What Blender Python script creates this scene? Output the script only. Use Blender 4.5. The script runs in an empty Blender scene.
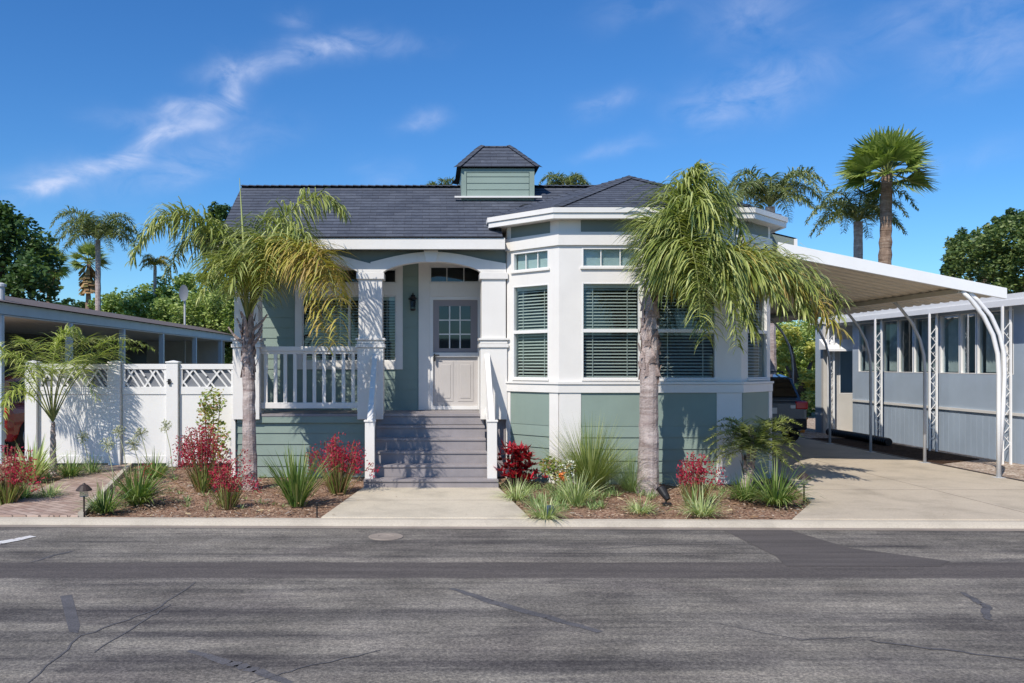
import bpy, bmesh, math, random
from mathutils import Vector, Matrix, noise
random.seed(7)
S = bpy.context.scene
C = S.collection
R = math.radians
# ------------------------------------------------------------------ camera
F = 858.0; CX = 431.0; CY = 364.0; EYE = 1.93
cam_d = bpy.data.cameras.new('camera'); cam = bpy.data.objects.new('camera', cam_d); C.objects.link(cam)
cam.location = (0, 0, EYE); cam.rotation_euler = (R(90), 0, 0)
cam_d.sensor_width = 36; cam_d.lens = F/1024*36
cam_d.shift_x = (512-CX)/1024; cam_d.shift_y = (CY-341.5)/1024
cam_d.clip_end = 3000; cam_d.clip_start = .05
S.camera = cam
# ------------------------------------------------------------------ sun + sky
SD = Vector((.65, 1, -1.25)).normalized()
sun_d = bpy.data.lights.new('sun', 'SUN'); sun = bpy.data.objects.new('sun', sun_d); C.objects.link(sun)
sun_d.energy = 4.6; sun_d.angle = R(.5); sun_d.color = (1, .93, .83)
sun.rotation_euler = SD.to_track_quat('-Z', 'Y').to_euler(); sun.location = (0, 0, 30)
W = bpy.data.worlds.new('World'); S.world = W; W.use_nodes = True
nt = W.node_tree; nt.nodes.clear()
def N(nt, t, **k):
    n = nt.nodes.new(t)
    for a, b in k.items(): setattr(n, a, b)
    return n
def math_(nt, op, a, b=None, c=None, clamp=False):
    n = N(nt, 'ShaderNodeMath', operation=op); n.use_clamp = clamp
    for i, v in enumerate((a, b, c)):
        if v is None: continue
        if isinstance(v, (int, float)): n.inputs[i].default_value = v
        else: nt.links.new(v, n.inputs[i])
    return n.outputs[0]
sky = N(nt, 'ShaderNodeTexSky', sky_type='NISHITA'); sky.sun_disc = False
sky.sun_elevation = math.asin(-SD.z); sky.sun_rotation = math.atan2(-SD.x, -SD.y) % (2*math.pi)
sky.air_density = 1.0; sky.dust_density = .25; sky.ozone_density = 2.2
tc = N(nt, 'ShaderNodeTexCoord'); sep = N(nt, 'ShaderNodeSeparateXYZ'); nt.links.new(tc.outputs['Generated'], sep.inputs[0])
az = math_(nt, 'ARCTAN2', sep.outputs[0], sep.outputs[1]); el = math_(nt, 'ARCSINE', sep.outputs[2])
nz = N(nt, 'ShaderNodeTexNoise'); nz.inputs['Scale'].default_value = 16; nz.inputs['Detail'].default_value = 9; nz.inputs['Roughness'].default_value = .6
nz.inputs['Distortion'].default_value = .6
mp = N(nt, 'ShaderNodeMapping'); mp.inputs['Scale'].default_value = (1, 1, 1.8); mp.inputs['Rotation'].default_value = (0, R(-28), 0)
nt.links.new(tc.outputs['Generated'], mp.inputs[0]); nt.links.new(mp.outputs[0], nz.inputs[0])
nw = N(nt, 'ShaderNodeTexNoise'); nw.inputs['Scale'].default_value = 14; nw.inputs['Detail'].default_value = 7
nt.links.new(tc.outputs['Generated'], nw.inputs[0]); sw = N(nt, 'ShaderNodeSeparateColor'); nt.links.new(nw.outputs['Color'], sw.inputs[0])
azw = math_(nt, 'ADD', az, math_(nt, 'MULTIPLY', math_(nt, 'SUBTRACT', sw.outputs[0], .5), .045))
elw = math_(nt, 'ADD', el, math_(nt, 'MULTIPLY', math_(nt, 'SUBTRACT', sw.outputs[1], .5), .04))
# soft clouds: azimuth, elevation, half length, half height, tilt, strength  (radians)
def cdir(x, y): return (math.atan2(x-CX, F), math.atan2(CY-y, math.hypot(F, x-CX)))
clouds = []
def streak(pts, w, st):
    for (x0,y0),(x1,y1) in zip(pts, pts[1:]):
        a0,e0 = cdir(x0,y0); a1,e1 = cdir(x1,y1); L_ = math.hypot(a1-a0,e1-e0)
        clouds.append(((a0+a1)/2,(e0+e1)/2,L_*.75,w/F,math.atan2(e1-e0,a1-a0),st))
streak([(20,196),(60,184),(130,158),(165,132),(218,122)], 8, .95)
streak([(160,110),(205,104),(238,98),(222,68)], 9, .75)
streak([(215,72),(262,70),(325,48),(400,44)], 9, .65)
streak([(110,185),(190,165),(262,138)], 16, .35); streak([(100,120),(150,125)], 10, .25); streak([(0,190),(60,175)], 14, .3)
for (x,y,a,b_,st) in ((420,119,22,7,.5),(295,20,14,10,.4),(608,103,24,10,.55),(700,108,26,14,.35),(765,88,58,20,.6),(612,149,32,6,.35),(755,14,44,24,.4),(640,10,40,12,.25),(990,45,44,28,.45),(930,10,70,16,.3),(385,172,36,14,.22),(950,160,60,10,.15)):
    az_,el_ = cdir(x,y); clouds.append((az_,el_,a/F,b_/F,.12,st))
acc = None
for (a, e, ra, re, t, s) in clouds:
    da = math_(nt, 'SUBTRACT', azw, a); de = math_(nt, 'SUBTRACT', elw, e)
    u = math_(nt, 'ADD', math_(nt, 'MULTIPLY', da, math.cos(t)/ra), math_(nt, 'MULTIPLY', de, math.sin(t)/ra))
    v = math_(nt, 'SUBTRACT', math_(nt, 'MULTIPLY', de, math.cos(t)/re), math_(nt, 'MULTIPLY', da, math.sin(t)/re))
    d = math_(nt, 'ADD', math_(nt, 'MULTIPLY', u, u), math_(nt, 'MULTIPLY', v, v))
    g = math_(nt, 'MULTIPLY', math_(nt, 'EXPONENT', math_(nt, 'MULTIPLY', d, -1.0)), s)
    acc = g if acc is None else math_(nt, 'ADD', acc, g)
nzr = math_(nt, 'MULTIPLY', math_(nt, 'SUBTRACT', nz.outputs[0], .32), 2.9, clamp=True)
cf = math_(nt, 'MULTIPLY', math_(nt, 'MULTIPLY', acc, nzr), .68, clamp=True)
hs = N(nt, 'ShaderNodeHueSaturation'); hs.inputs['Saturation'].default_value = 1.22; hs.inputs['Value'].default_value = 1.0
nt.links.new(sky.outputs[0], hs.inputs['Color'])
tint = N(nt, 'ShaderNodeMix', data_type='RGBA', blend_type='MULTIPLY'); tint.inputs[0].default_value = 1
tint.inputs[7].default_value = (.51, .80, 1.07, 1); nt.links.new(hs.outputs[0], tint.inputs[6])
mx = N(nt, 'ShaderNodeMix', data_type='RGBA'); nt.links.new(cf, mx.inputs[0]); nt.links.new(tint.outputs[2], mx.inputs[6]); mx.inputs[7].default_value = (5.0, 5.6, 7.4, 1)
bg = N(nt, 'ShaderNodeBackground'); bg.inputs[1].default_value = .132
out = N(nt, 'ShaderNodeOutputWorld'); nt.links.new(mx.outputs[2], bg.inputs[0]); nt.links.new(bg.outputs[0], out.inputs[0])
S.view_settings.view_transform = 'Standard'; S.view_settings.look = 'None'; S.view_settings.exposure = .05; S.view_settings.gamma = 1
S.render.engine = 'CYCLES'; S.cycles.transparent_max_bounces = 24; S.cycles.max_bounces = 8

# ------------------------------------------------------------------ materials
def mat(name, col, rough=.6, spec=.3, metal=0, coat=0):
    m = bpy.data.materials.new(name); m.use_nodes = True
    b = m.node_tree.nodes['Principled BSDF']
    b.inputs['Base Color'].default_value = (*col, 1); b.inputs['Roughness'].default_value = rough
    b.inputs['Specular IOR Level'].default_value = spec; b.inputs['Metallic'].default_value = metal; b.inputs['Coat Weight'].default_value = coat
    return m
def nodes(m): return m.node_tree, m.node_tree.nodes['Principled BSDF']
def coord(nt, kind='Object', scale=(1,1,1), rot=(0,0,0)):
    if kind == 'World':
        g = N(nt, 'ShaderNodeNewGeometry'); o = g.outputs['Position']
    elif kind == 'UV':
        o = N(nt, 'ShaderNodeTexCoord').outputs['UV']
    else: o = N(nt, 'ShaderNodeTexCoord').outputs['Object']
    mp = N(nt, 'ShaderNodeMapping'); mp.inputs['Scale'].default_value = scale; mp.inputs['Rotation'].default_value = rot
    nt.links.new(o, mp.inputs[0]); return mp.outputs[0]
def noi(nt, vec, scale, detail=4, rough=.55, dist=0):
    n = N(nt, 'ShaderNodeTexNoise'); n.inputs['Scale'].default_value = scale; n.inputs['Detail'].default_value = detail
    n.inputs['Roughness'].default_value = rough; n.inputs['Distortion'].default_value = dist
    nt.links.new(vec, n.inputs[0]); return n.outputs[0]
def ramp(nt, fac, stops, interp='LINEAR'):
    r = N(nt, 'ShaderNodeValToRGB'); r.color_ramp.interpolation = interp
    e = r.color_ramp.elements
    while len(e) < len(stops): e.new(.5)
    for i, (p, c) in enumerate(stops): e[i].position = p; e[i].color = (*c, 1) if len(c) == 3 else c
    nt.links.new(fac, r.inputs[0]); return r.outputs[0]
def mixc(nt, fac, a, b, blend='MIX'):
    n = N(nt, 'ShaderNodeMix', data_type='RGBA', blend_type=blend)
    for i, v in ((0, fac), (6, a), (7, b)):
        if isinstance(v, (int, float)): n.inputs[i].default_value = v
        elif isinstance(v, tuple): n.inputs[i].default_value = (*v, 1)
        else: nt.links.new(v, n.inputs[i])
    return n.outputs[2]
def bump(nt, b, h, strength=.3, dist=.02):
    n = N(nt, 'ShaderNodeBump'); n.inputs['Strength'].default_value = strength; n.inputs['Distance'].default_value = dist
    nt.links.new(h, n.inputs['Height']); nt.links.new(n.outputs[0], b.inputs['Normal'])
def noisy(name, col, rough=.6, amt=.12, scale=3, bs=60, bstr=.15, bd=.004, spec=.3, stain=None):
    """painted surface with slight wear variation"""
    m = mat(name, col, rough, spec); nt, b = nodes(m); v = coord(nt, 'World')
    n1 = noi(nt, v, scale, 6, .6); dark = tuple(c*(1-amt*2) for c in col); lite = tuple(min(1, c*(1+amt)) for c in col)
    c = ramp(nt, n1, [(.3, dark), (.6, col), (.8, lite)])
    if stain:
        v2 = coord(nt, 'World', (9, 9, .8)); n2 = noi(nt, v2, 1.2, 5, .7)
        f = ramp(nt, n2, [(.55, (0,0,0)), (.8, (1,1,1))]); f = math_(nt, 'MULTIPLY', f, stain)
        c = mixc(nt, f, c, tuple(x*.55 for x in col))
    nt.links.new(c, b.inputs['Base Color']); bump(nt, b, noi(nt, v, bs, 3), bstr, bd); return m
M = {}
M['white'] = noisy('white_paint', (.775,.75,.71), .5, .03, 2, 50, .1, .003, .35, .10)
M['white2'] = noisy('white_vinyl', (.78,.77,.75), .35, .02, 2, 30, .03, .002, .45)
M['sage'] = noisy('sage_paint', (.245,.315,.275), .55, .04, 2.2, 70, .2, .003, .3, .10)
M['sage_dark'] = noisy('grey_green_paint', (.19,.225,.205), .6, .04, 2, 60, .2, .003)
M['step'] = noisy('grey_painted_boards', (.30,.275,.28), .6, .07, 4, 50, .3, .004, .3, .25)
M['trim_grey'] = noisy('blue_grey_trim', (.50,.58,.65), .5, .04, 2, 40, .1, .003)
M['nb_wall'] = noisy('blue_grey_siding', (.41,.49,.585), .5, .05, 1.6, 60, .1, .003, .35, .15)
M['cream'] = noisy('cream_wall', (.56,.54,.50), .7, .05, 2, 60, .1, .003)
M['door'] = noisy('beige_door', (.52,.49,.47), .45, .03, 2, 60, .05, .002)
M['doorf'] = mat('storm_door_frame', (.30,.27,.28), .4)
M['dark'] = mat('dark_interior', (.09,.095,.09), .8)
M['black'] = mat('black_metal', (.02,.02,.022), .45)
M['bronze'] = mat('bronze_metal', (.05,.035,.028), .5, .4)
M['galv'] = noisy('painted_steel', (.52,.53,.54), .45, .05, 5, 60, .05, .002)
M['blind'] = mat('blind_slat', (.70,.73,.69), .55)
M['shade'] = mat('pale_shade_cloth', (.62,.74,.76), .7)
M['curtain'] = noisy('curtain_cloth', (.62,.68,.72), .8, .12, 6, 30, .2, .01)
M['red_car'] = mat('red_car_paint', (.30,.012,.014), .25, .5, 0, .8)
M['blue_car'] = mat('blue_grey_car_paint', (.035,.06,.085), .25, .5, .3, .8)
M['car_black'] = mat('black_plastic', (.015,.015,.017), .5)
M['tyre'] = mat('tyre_rubber', (.02,.02,.02), .85)
M['rim'] = mat('alloy_rim', (.5,.5,.52), .3, .5, .9)
M['tail'] = mat('red_lens', (.55,.01,.012), .15, .5, 0, .5)
M['amber'] = mat('amber_lens', (.6,.2,.02), .2, .5)
M['plate'] = mat('number_plate', (.7,.7,.68), .4)
M['roofwhite'] = noisy('white_metal_fascia', (.82,.815,.80), .4, .02, 2, 20, .03, .002)
M['soffit'] = noisy('tan_metal_roofing', (.68,.60,.48), .5, .06, 1.2, 20, .05, .002)
M['terra'] = mat('orange_plastic', (.6,.25,.05), .5)
M['lat'] = mat('grey_lattice_backing', (.20,.21,.23), .6)
# glass
def glass(name, tint, refl=.10):
    m = bpy.data.materials.new(name); m.use_nodes = True; nt = m.node_tree; nt.nodes.clear()
    o = N(nt, 'ShaderNodeOutputMaterial'); mx = N(nt, 'ShaderNodeMixShader'); t = N(nt, 'ShaderNodeBsdfTransparent'); g = N(nt, 'ShaderNodeBsdfGlossy')
    t.inputs[0].default_value = (*tint, 1); g.inputs['Roughness'].default_value = .03; g.inputs[0].default_value = (.9,.95,1,1)
    lw = N(nt, 'ShaderNodeLayerWeight'); lw.inputs[0].default_value = .25
    f = math_(nt, 'ADD', math_(nt, 'MULTIPLY', lw.outputs[0], .35), refl, clamp=True)
    nt.links.new(f, mx.inputs[0]); nt.links.new(t.outputs[0], mx.inputs[1]); nt.links.new(g.outputs[0], mx.inputs[2]); nt.links.new(mx.outputs[0], o.inputs[0])
    return m
M['glass'] = glass('window_glass', (.70,.76,.74), .05)
M['carglass'] = glass('tinted_car_glass', (.10,.12,.14), .10)
# shingles
m = mat('slate_grey_shingles', (.06,.06,.07), .85, .25); nt, b = nodes(m)
v = coord(nt, 'UV'); br = N(nt, 'ShaderNodeTexBrick'); nt.links.new(v, br.inputs[0])
br.offset = .37; br.inputs['Scale'].default_value = 1; br.inputs['Brick Width'].default_value = .31; br.inputs['Row Height'].default_value = .125
br.inputs['Mortar Size'].default_value = .003; br.inputs['Mortar Smooth'].default_value = .3; br.inputs['Bias'].default_value = 0
br.inputs['Color1'].default_value = (.076,.088,.115,1); br.inputs['Color2'].default_value = (.108,.122,.152,1); br.inputs['Mortar'].default_value = (.07,.072,.085,1)
c = mixc(nt, .55, br.outputs[0], ramp(nt, noi(nt, v, 2.2, 5, .7), [(.3,(.4,.4,.42)),(.7,(1,1,1))]), 'MULTIPLY')
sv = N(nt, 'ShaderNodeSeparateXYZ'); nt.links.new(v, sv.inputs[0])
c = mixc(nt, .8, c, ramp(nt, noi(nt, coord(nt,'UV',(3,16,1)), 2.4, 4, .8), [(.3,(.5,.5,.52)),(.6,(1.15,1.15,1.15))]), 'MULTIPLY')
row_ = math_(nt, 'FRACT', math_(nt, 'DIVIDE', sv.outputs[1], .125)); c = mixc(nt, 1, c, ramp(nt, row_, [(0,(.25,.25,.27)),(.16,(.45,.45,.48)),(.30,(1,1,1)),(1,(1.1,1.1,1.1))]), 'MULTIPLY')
nt.links.new(c, b.inputs['Base Color'])
saw = math_(nt, 'FRACT', math_(nt, 'DIVIDE', sv.outputs[1], .125)); h = math_(nt, 'SUBTRACT', math_(nt, 'MULTIPLY', br.outputs['Fac'], -.5), saw)
bump(nt, b, h, .8, .007); M['shingle'] = m
m = mat('brown_grey_shingles', (.14,.115,.105), .9); nt, b = nodes(m); v = coord(nt, 'World')
nt.links.new(ramp(nt, noi(nt, v, 14, 5, .7), [(.3,(.09,.075,.07)),(.7,(.19,.16,.15))]), b.inputs['Base Color']); M['shingle2'] = m
# asphalt
m = mat('aged_asphalt', (.15,.145,.145), .85, .25); nt, b = nodes(m)
v = coord(nt, 'World'); vs = coord(nt, 'World', (.12, 2.2, 1)); vs2 = coord(nt, 'World', (.5, 5, 1), (0,0,.03))
base = ramp(nt, noi(nt, v, 1.1, 6, .6), [(.3,(.152,.140,.122)),(.5,(.22,.203,.176)),(.72,(.30,.277,.24))])
st = ramp(nt, noi(nt, vs, 1.3, 7, .62, .4), [(.36,(.46,.46,.50)),(.52,(.9,.9,.9)),(.7,(1.12,1.1,1.08))])
c = mixc(nt, 1, base, st, 'MULTIPLY')
st2 = ramp(nt, noi(nt, vs2, 1.6, 6, .7, .6), [(.4,(.68,.68,.72)),(.56,(1,1,1))]); c = mixc(nt, .8, c, st2, 'MULTIPLY')
sp = ramp(nt, noi(nt, v, 48, 4, .8), [(.36,(.38,.38,.39)),(.5,(.97,.96,.94)),(.65,(1.9,1.85,1.75))]); c = mixc(nt, .75, c, sp, 'MULTIPLY')
bl = ramp(nt, noi(nt, coord(nt, 'World', (.55,1,1)), .75, 5, .6, .8), [(.50,(1,1,1)),(.62,(.72,.71,.74)),(.75,(.60,.59,.63))]); c = mixc(nt, 1, c, bl, 'MULTIPLY')
oil = ramp(nt, noi(nt, v, 2.6, 3, .5), [(.66,(1,1,1)),(.74,(.66,.66,.69))]); c = mixc(nt, 1, c, oil, 'MULTIPLY')
sy_ = N(nt, 'ShaderNodeSeparateXYZ'); nt.links.new(v, sy_.inputs[0])
wob = math_(nt, 'MULTIPLY', math_(nt, 'SUBTRACT', noi(nt, coord(nt,'World',(1,.4,1)), 1.8, 6, .7), .5), .10)
dd = math_(nt, 'ABSOLUTE', math_(nt, 'SUBTRACT', math_(nt, 'ADD', sy_.outputs[1], wob), 8.27)); band_ = math_(nt, 'SUBTRACT', 1, math_(nt, 'MULTIPLY', math_(nt, 'SUBTRACT', dd, .30), 26, clamp=True), clamp=True)
pc = ramp(nt, noi(nt, coord(nt,'World',(.3,4,1)), 1.5, 6, .6), [(.35,(.078,.069,.066)),(.7,(.118,.104,.098))]); pc = mixc(nt, .4, pc, sp, 'MULTIPLY')
c = mixc(nt, math_(nt, 'MULTIPLY', band_, .92), c, pc)
nt.links.new(c, b.inputs['Base Color']); bump(nt, b, noi(nt, v, 90, 3, .7), .5, .006); M['asphalt'] = m
def patchmat(name, a, bcol):
    m = mat(name, a, .85, .25); nt, b = nodes(m); v = coord(nt, 'World'); vs = coord(nt, 'World', (.3, 4, 1))
    c = ramp(nt, noi(nt, vs, 1.5, 6, .6), [(.35, a), (.7, bcol)])
    c = mixc(nt, .6, c, ramp(nt, noi(nt, v, 80, 3, .7), [(.35,(.55,.55,.55)),(.65,(1.4,1.4,1.4))]), 'MULTIPLY')
    nt.links.new(c, b.inputs['Base Color']); bump(nt, b, noi(nt, v, 90, 3), .35, .004); return m
M['patch'] = patchmat('newer_asphalt', (.082,.073,.069), (.122,.108,.101)); M['seal'] = patchmat('crack_sealant', (.085,.083,.088), (.13,.125,.13))
# concrete
def concrete(name, col, joints=None):
    m = mat(name, col, .8, .25); nt, b = nodes(m); v = coord(nt, 'World')
    c = ramp(nt, noi(nt, v, 1.3, 7, .62, .3), [(.28, tuple(x*.74 for x in col)), (.5, col), (.75, tuple(x*1.1 for x in col))])
    c = mixc(nt, .5, c, ramp(nt, noi(nt, v, 55, 3), [(.3,(.75,.73,.7)),(.6,(1.05,1.05,1.05))]), 'MULTIPLY')
    nt.links.new(c, b.inputs['Base Color']); bump(nt, b, noi(nt, v, 60, 4), .25, .004); return m
M['concrete'] = concrete('concrete_pale', (.575,.51,.40)); M['drive'] = concrete('driveway_concrete', (.50,.43,.335)); M['kerb'] = concrete('kerb_concrete', (.50,.445,.36))
M['gutter'] = concrete('stained_gutter_concrete', (.30,.255,.215))
# mulch / gravel / pavers / ground
def chips(name, cols, scale, bs=.6, bd=.02):
    m = mat(name, cols[0], .95, .1); nt, b = nodes(m); v = coord(nt, 'World', (1,1.6,1), (0,0,.6))
    vo = N(nt, 'ShaderNodeTexVoronoi'); vo.inputs['Scale'].default_value = scale; vo.inputs['Randomness'].default_value = 1; nt.links.new(v, vo.inputs[0])
    s = N(nt, 'ShaderNodeSeparateColor'); nt.links.new(vo.outputs['Color'], s.inputs[0])
    n = len(cols); c = ramp(nt, s.outputs[0], [(i/n, cols[i]) for i in range(n)], 'CONSTANT')
    big = ramp(nt, noi(nt, coord(nt, 'World'), 2.1, 5, .6), [(.3,(.62,.6,.58)),(.65,(1.1,1.1,1.1))]); c = mixc(nt, 1, c, big, 'MULTIPLY')
    c = mixc(nt, .5, c, ramp(nt, noi(nt, v, scale*3, 3), [(.3,(.6,.6,.6)),(.7,(1.2,1.2,1.2))]), 'MULTIPLY')
    nt.links.new(c, b.inputs['Base Color']); bump(nt, b, math_(nt, 'MULTIPLY', vo.outputs['Distance'], -1), bs, bd); return m
M['mulch'] = chips('bark_mulch', [(.27,.16,.11),(.36,.22,.15),(.16,.09,.06),(.44,.29,.20),(.30,.18,.12),(.50,.36,.26)], 38)
M['gravel'] = chips('tan_gravel', [(.48,.37,.28),(.60,.50,.40),(.34,.25,.20),(.72,.64,.55),(.42,.31,.25)], 24, .9, .03)
M['darkmulch'] = chips('dark_brown_mulch', [(.05,.027,.009),(.08,.045,.03),(.03,.018,.013),(.11,.07,.05)], 36)
m = mat('herringbone_brick_pavers', (.4,.27,.22), .85, .2); nt, b = nodes(m); v = coord(nt, 'World', (1,1,1), (0,0,R(38)))
br = N(nt, 'ShaderNodeTexBrick'); nt.links.new(v, br.inputs[0]); br.inputs['Scale'].default_value = 1; br.inputs['Brick Width'].default_value = .21; br.inputs['Row Height'].default_value = .105
br.inputs['Mortar Size'].default_value = .006; br.inputs['Color1'].default_value = (.36,.25,.20,1); br.inputs['Color2'].default_value = (.50,.385,.315,1); br.inputs['Mortar'].default_value = (.16,.12,.10,1)
c = mixc(nt, .6, br.outputs[0], ramp(nt, noi(nt, coord(nt,'World'), 5, 5), [(.3,(.75,.72,.7)),(.7,(1.1,1.1,1.1))]), 'MULTIPLY')
nt.links.new(c, b.inputs['Base Color']); bump(nt, b, math_(nt, 'MULTIPLY', br.outputs['Fac'], -1), .5, .006); M['paver'] = m
m = mat('dry_soil', (.2,.16,.11), .95, .1); nt, b = nodes(m)
nt.links.new(ramp(nt, noi(nt, coord(nt,'World'), .4, 7, .65), [(.3,(.10,.11,.05)),(.55,(.20,.17,.11)),(.8,(.27,.23,.16))]), b.inputs['Base Color']); M['soil'] = m
m = mat('mottled_stone', (.4,.38,.35), .9, .2); nt, b = nodes(m); vo = N(nt, 'ShaderNodeTexVoronoi'); vo.inputs['Scale'].default_value = 6; nt.links.new(coord(nt,'World'), vo.inputs[0])
s_ = N(nt, 'ShaderNodeSeparateColor'); nt.links.new(vo.outputs['Color'], s_.inputs[0])
nt.links.new(ramp(nt, s_.outputs[0], [(0,(.25,.22,.2)),(.4,(.45,.42,.38)),(.7,(.6,.57,.52))]), b.inputs['Base Color']); bump(nt, b, vo.outputs['Distance'], .8, .03); M['stone'] = m
# bark
def bark(name, cols, zs, ns=9, bd=.03):
    m = mat(name, cols[1], .95, .1); nt, b = nodes(m); v = coord(nt, 'World'); vz = coord(nt, 'World', (.6,.6,zs))
    n1 = noi(nt, vz, 2.2, 6, .7, .8); c = ramp(nt, n1, [(.3, cols[0]), (.5, cols[1]), (.7, cols[2])])
    c = mixc(nt, .6, c, ramp(nt, noi(nt, v, ns, 6, .7), [(.32,(.5,.46,.44)),(.6,(1.1,1.1,1.1))]), 'MULTIPLY')
    nt.links.new(c, b.inputs['Base Color']); bump(nt, b, math_(nt, 'ADD', n1, noi(nt, v, 40, 4, .7)), .7, bd); return m
M['palmbark'] = bark('grey_palm_bark', [(.30,.22,.20),(.46,.385,.36),(.62,.54,.50)], 4)
M['fibre'] = bark('palm_boot_fibre', [(.18,.12,.10),(.42,.33,.30),(.62,.52,.48)], .9, 20)
M['fanbark'] = bark('brown_palm_bark', [(.13,.08,.055),(.27,.19,.14),(.42,.33,.26)], 9, 6)
M['bark'] = bark('tree_bark', [(.06,.045,.03),(.12,.09,.07),(.2,.16,.12)], 1)
M['stem'] = mat('palm_stem', (.20,.22,.07), .5)
def leaf(name, stops, rough=.45, trans=.25, spec=.35):
    stops = [tuple(min(.8,x*1.4) for x in s_) for s_ in stops]; m = mat(name, stops[0], rough, spec); nt, b = nodes(m); g = N(nt, 'ShaderNodeNewGeometry')
    n = len(stops); c = ramp(nt, g.outputs['Random Per Island'], [(i/max(1, n-1), stops[i]) for i in range(n)])
    nt.links.new(c, b.inputs['Base Color'])
    t = N(nt, 'ShaderNodeBsdfTranslucent'); mx = N(nt, 'ShaderNodeMixShader'); mx.inputs[0].default_value = trans
    nt.links.new(mixc(nt, 1, c, (1.3,1.4,.7), 'MULTIPLY'), t.inputs[0])
    o = nt.nodes['Material Output']; nt.links.new(b.outputs[0], mx.inputs[1]); nt.links.new(t.outputs[0], mx.inputs[2]); nt.links.new(mx.outputs[0], o.inputs[0]); return m
L = {}
L['palm'] = leaf('palm_leaflet_green', [(.035,.055,.012),(.11,.145,.03),(.21,.245,.06),(.40,.42,.17),(.16,.19,.045),(.29,.30,.09)])
L['palmb'] = leaf('palm_leaflet_bright', [(.08,.12,.02),(.19,.24,.05),(.32,.36,.10),(.42,.44,.18)], .45, .35)
L['palmd'] = leaf('palm_leaflet_dark', [(.05,.075,.03),(.11,.15,.055),(.19,.22,.10),(.30,.32,.18)])
L['palmy'] = leaf('palm_leaflet_yellowing', [(.17,.19,.03),(.28,.26,.05),(.36,.29,.08),(.24,.15,.05)])
L['fan'] = leaf('fan_leaf', [(.07,.11,.02),(.15,.20,.04),(.26,.30,.09)])
L['tree'] = leaf('broad_leaf_mid', [(.07,.12,.03),(.14,.20,.05),(.23,.30,.08),(.30,.36,.13)], .4)
L['treem'] = leaf('broad_leaf_olive', [(.035,.065,.02),(.07,.11,.03),(.12,.16,.05),(.18,.22,.08)], .45)
L['treed'] = leaf('broad_leaf_dark', [(.02,.045,.015),(.045,.085,.025),(.09,.14,.045)], .4)
L['hedge'] = leaf('hedge_leaf', [(.08,.13,.03),(.17,.24,.06),(.28,.34,.10),(.36,.40,.16)], .4)
L['hedgey'] = leaf('yellow_green_leaf', [(.22,.26,.06),(.36,.38,.09),(.42,.38,.10),(.30,.34,.08)], .45)
L['grass'] = leaf('grass_blade', [(.06,.10,.02),(.13,.18,.04),(.24,.28,.09),(.34,.34,.15)])
L['grassb'] = leaf('blue_grass_blade', [(.10,.16,.06),(.18,.25,.09),(.28,.34,.16)])
L['lily'] = leaf('strap_leaf', [(.04,.09,.02),(.09,.15,.03),(.16,.22,.06),(.28,.31,.13)], .35)
L['varieg'] = leaf('variegated_leaf', [(.12,.20,.05),(.30,.36,.14),(.5,.52,.30),(.10,.16,.04)])
L['dry'] = leaf('dry_leaf', [(.16,.09,.04),(.28,.18,.09),(.12,.10,.03)], .8, .1)
L['red'] = leaf('red_flower', [(.24,.008,.025),(.36,.02,.05),(.14,.006,.016),(.42,.05,.09)], .6, .2)
L['reddark'] = leaf('crimson_leaf', [(.14,.006,.012),(.27,.01,.02),(.38,.02,.035)], .35, .15)
L['orange'] = leaf('orange_flower', [(.6,.10,.02),(.7,.2,.05)], .6, .2)
L['cream'] = leaf('cream_flower', [(.6,.6,.45),(.7,.68,.55)], .6, .2)
L['seed'] = leaf('pale_seed_head', [(.24,.27,.14),(.38,.38,.24)], .7, .1)
L['pinky'] = leaf('vine_leaf', [(.10,.16,.03),(.22,.28,.07),(.33,.32,.10),(.28,.12,.10)])

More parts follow.
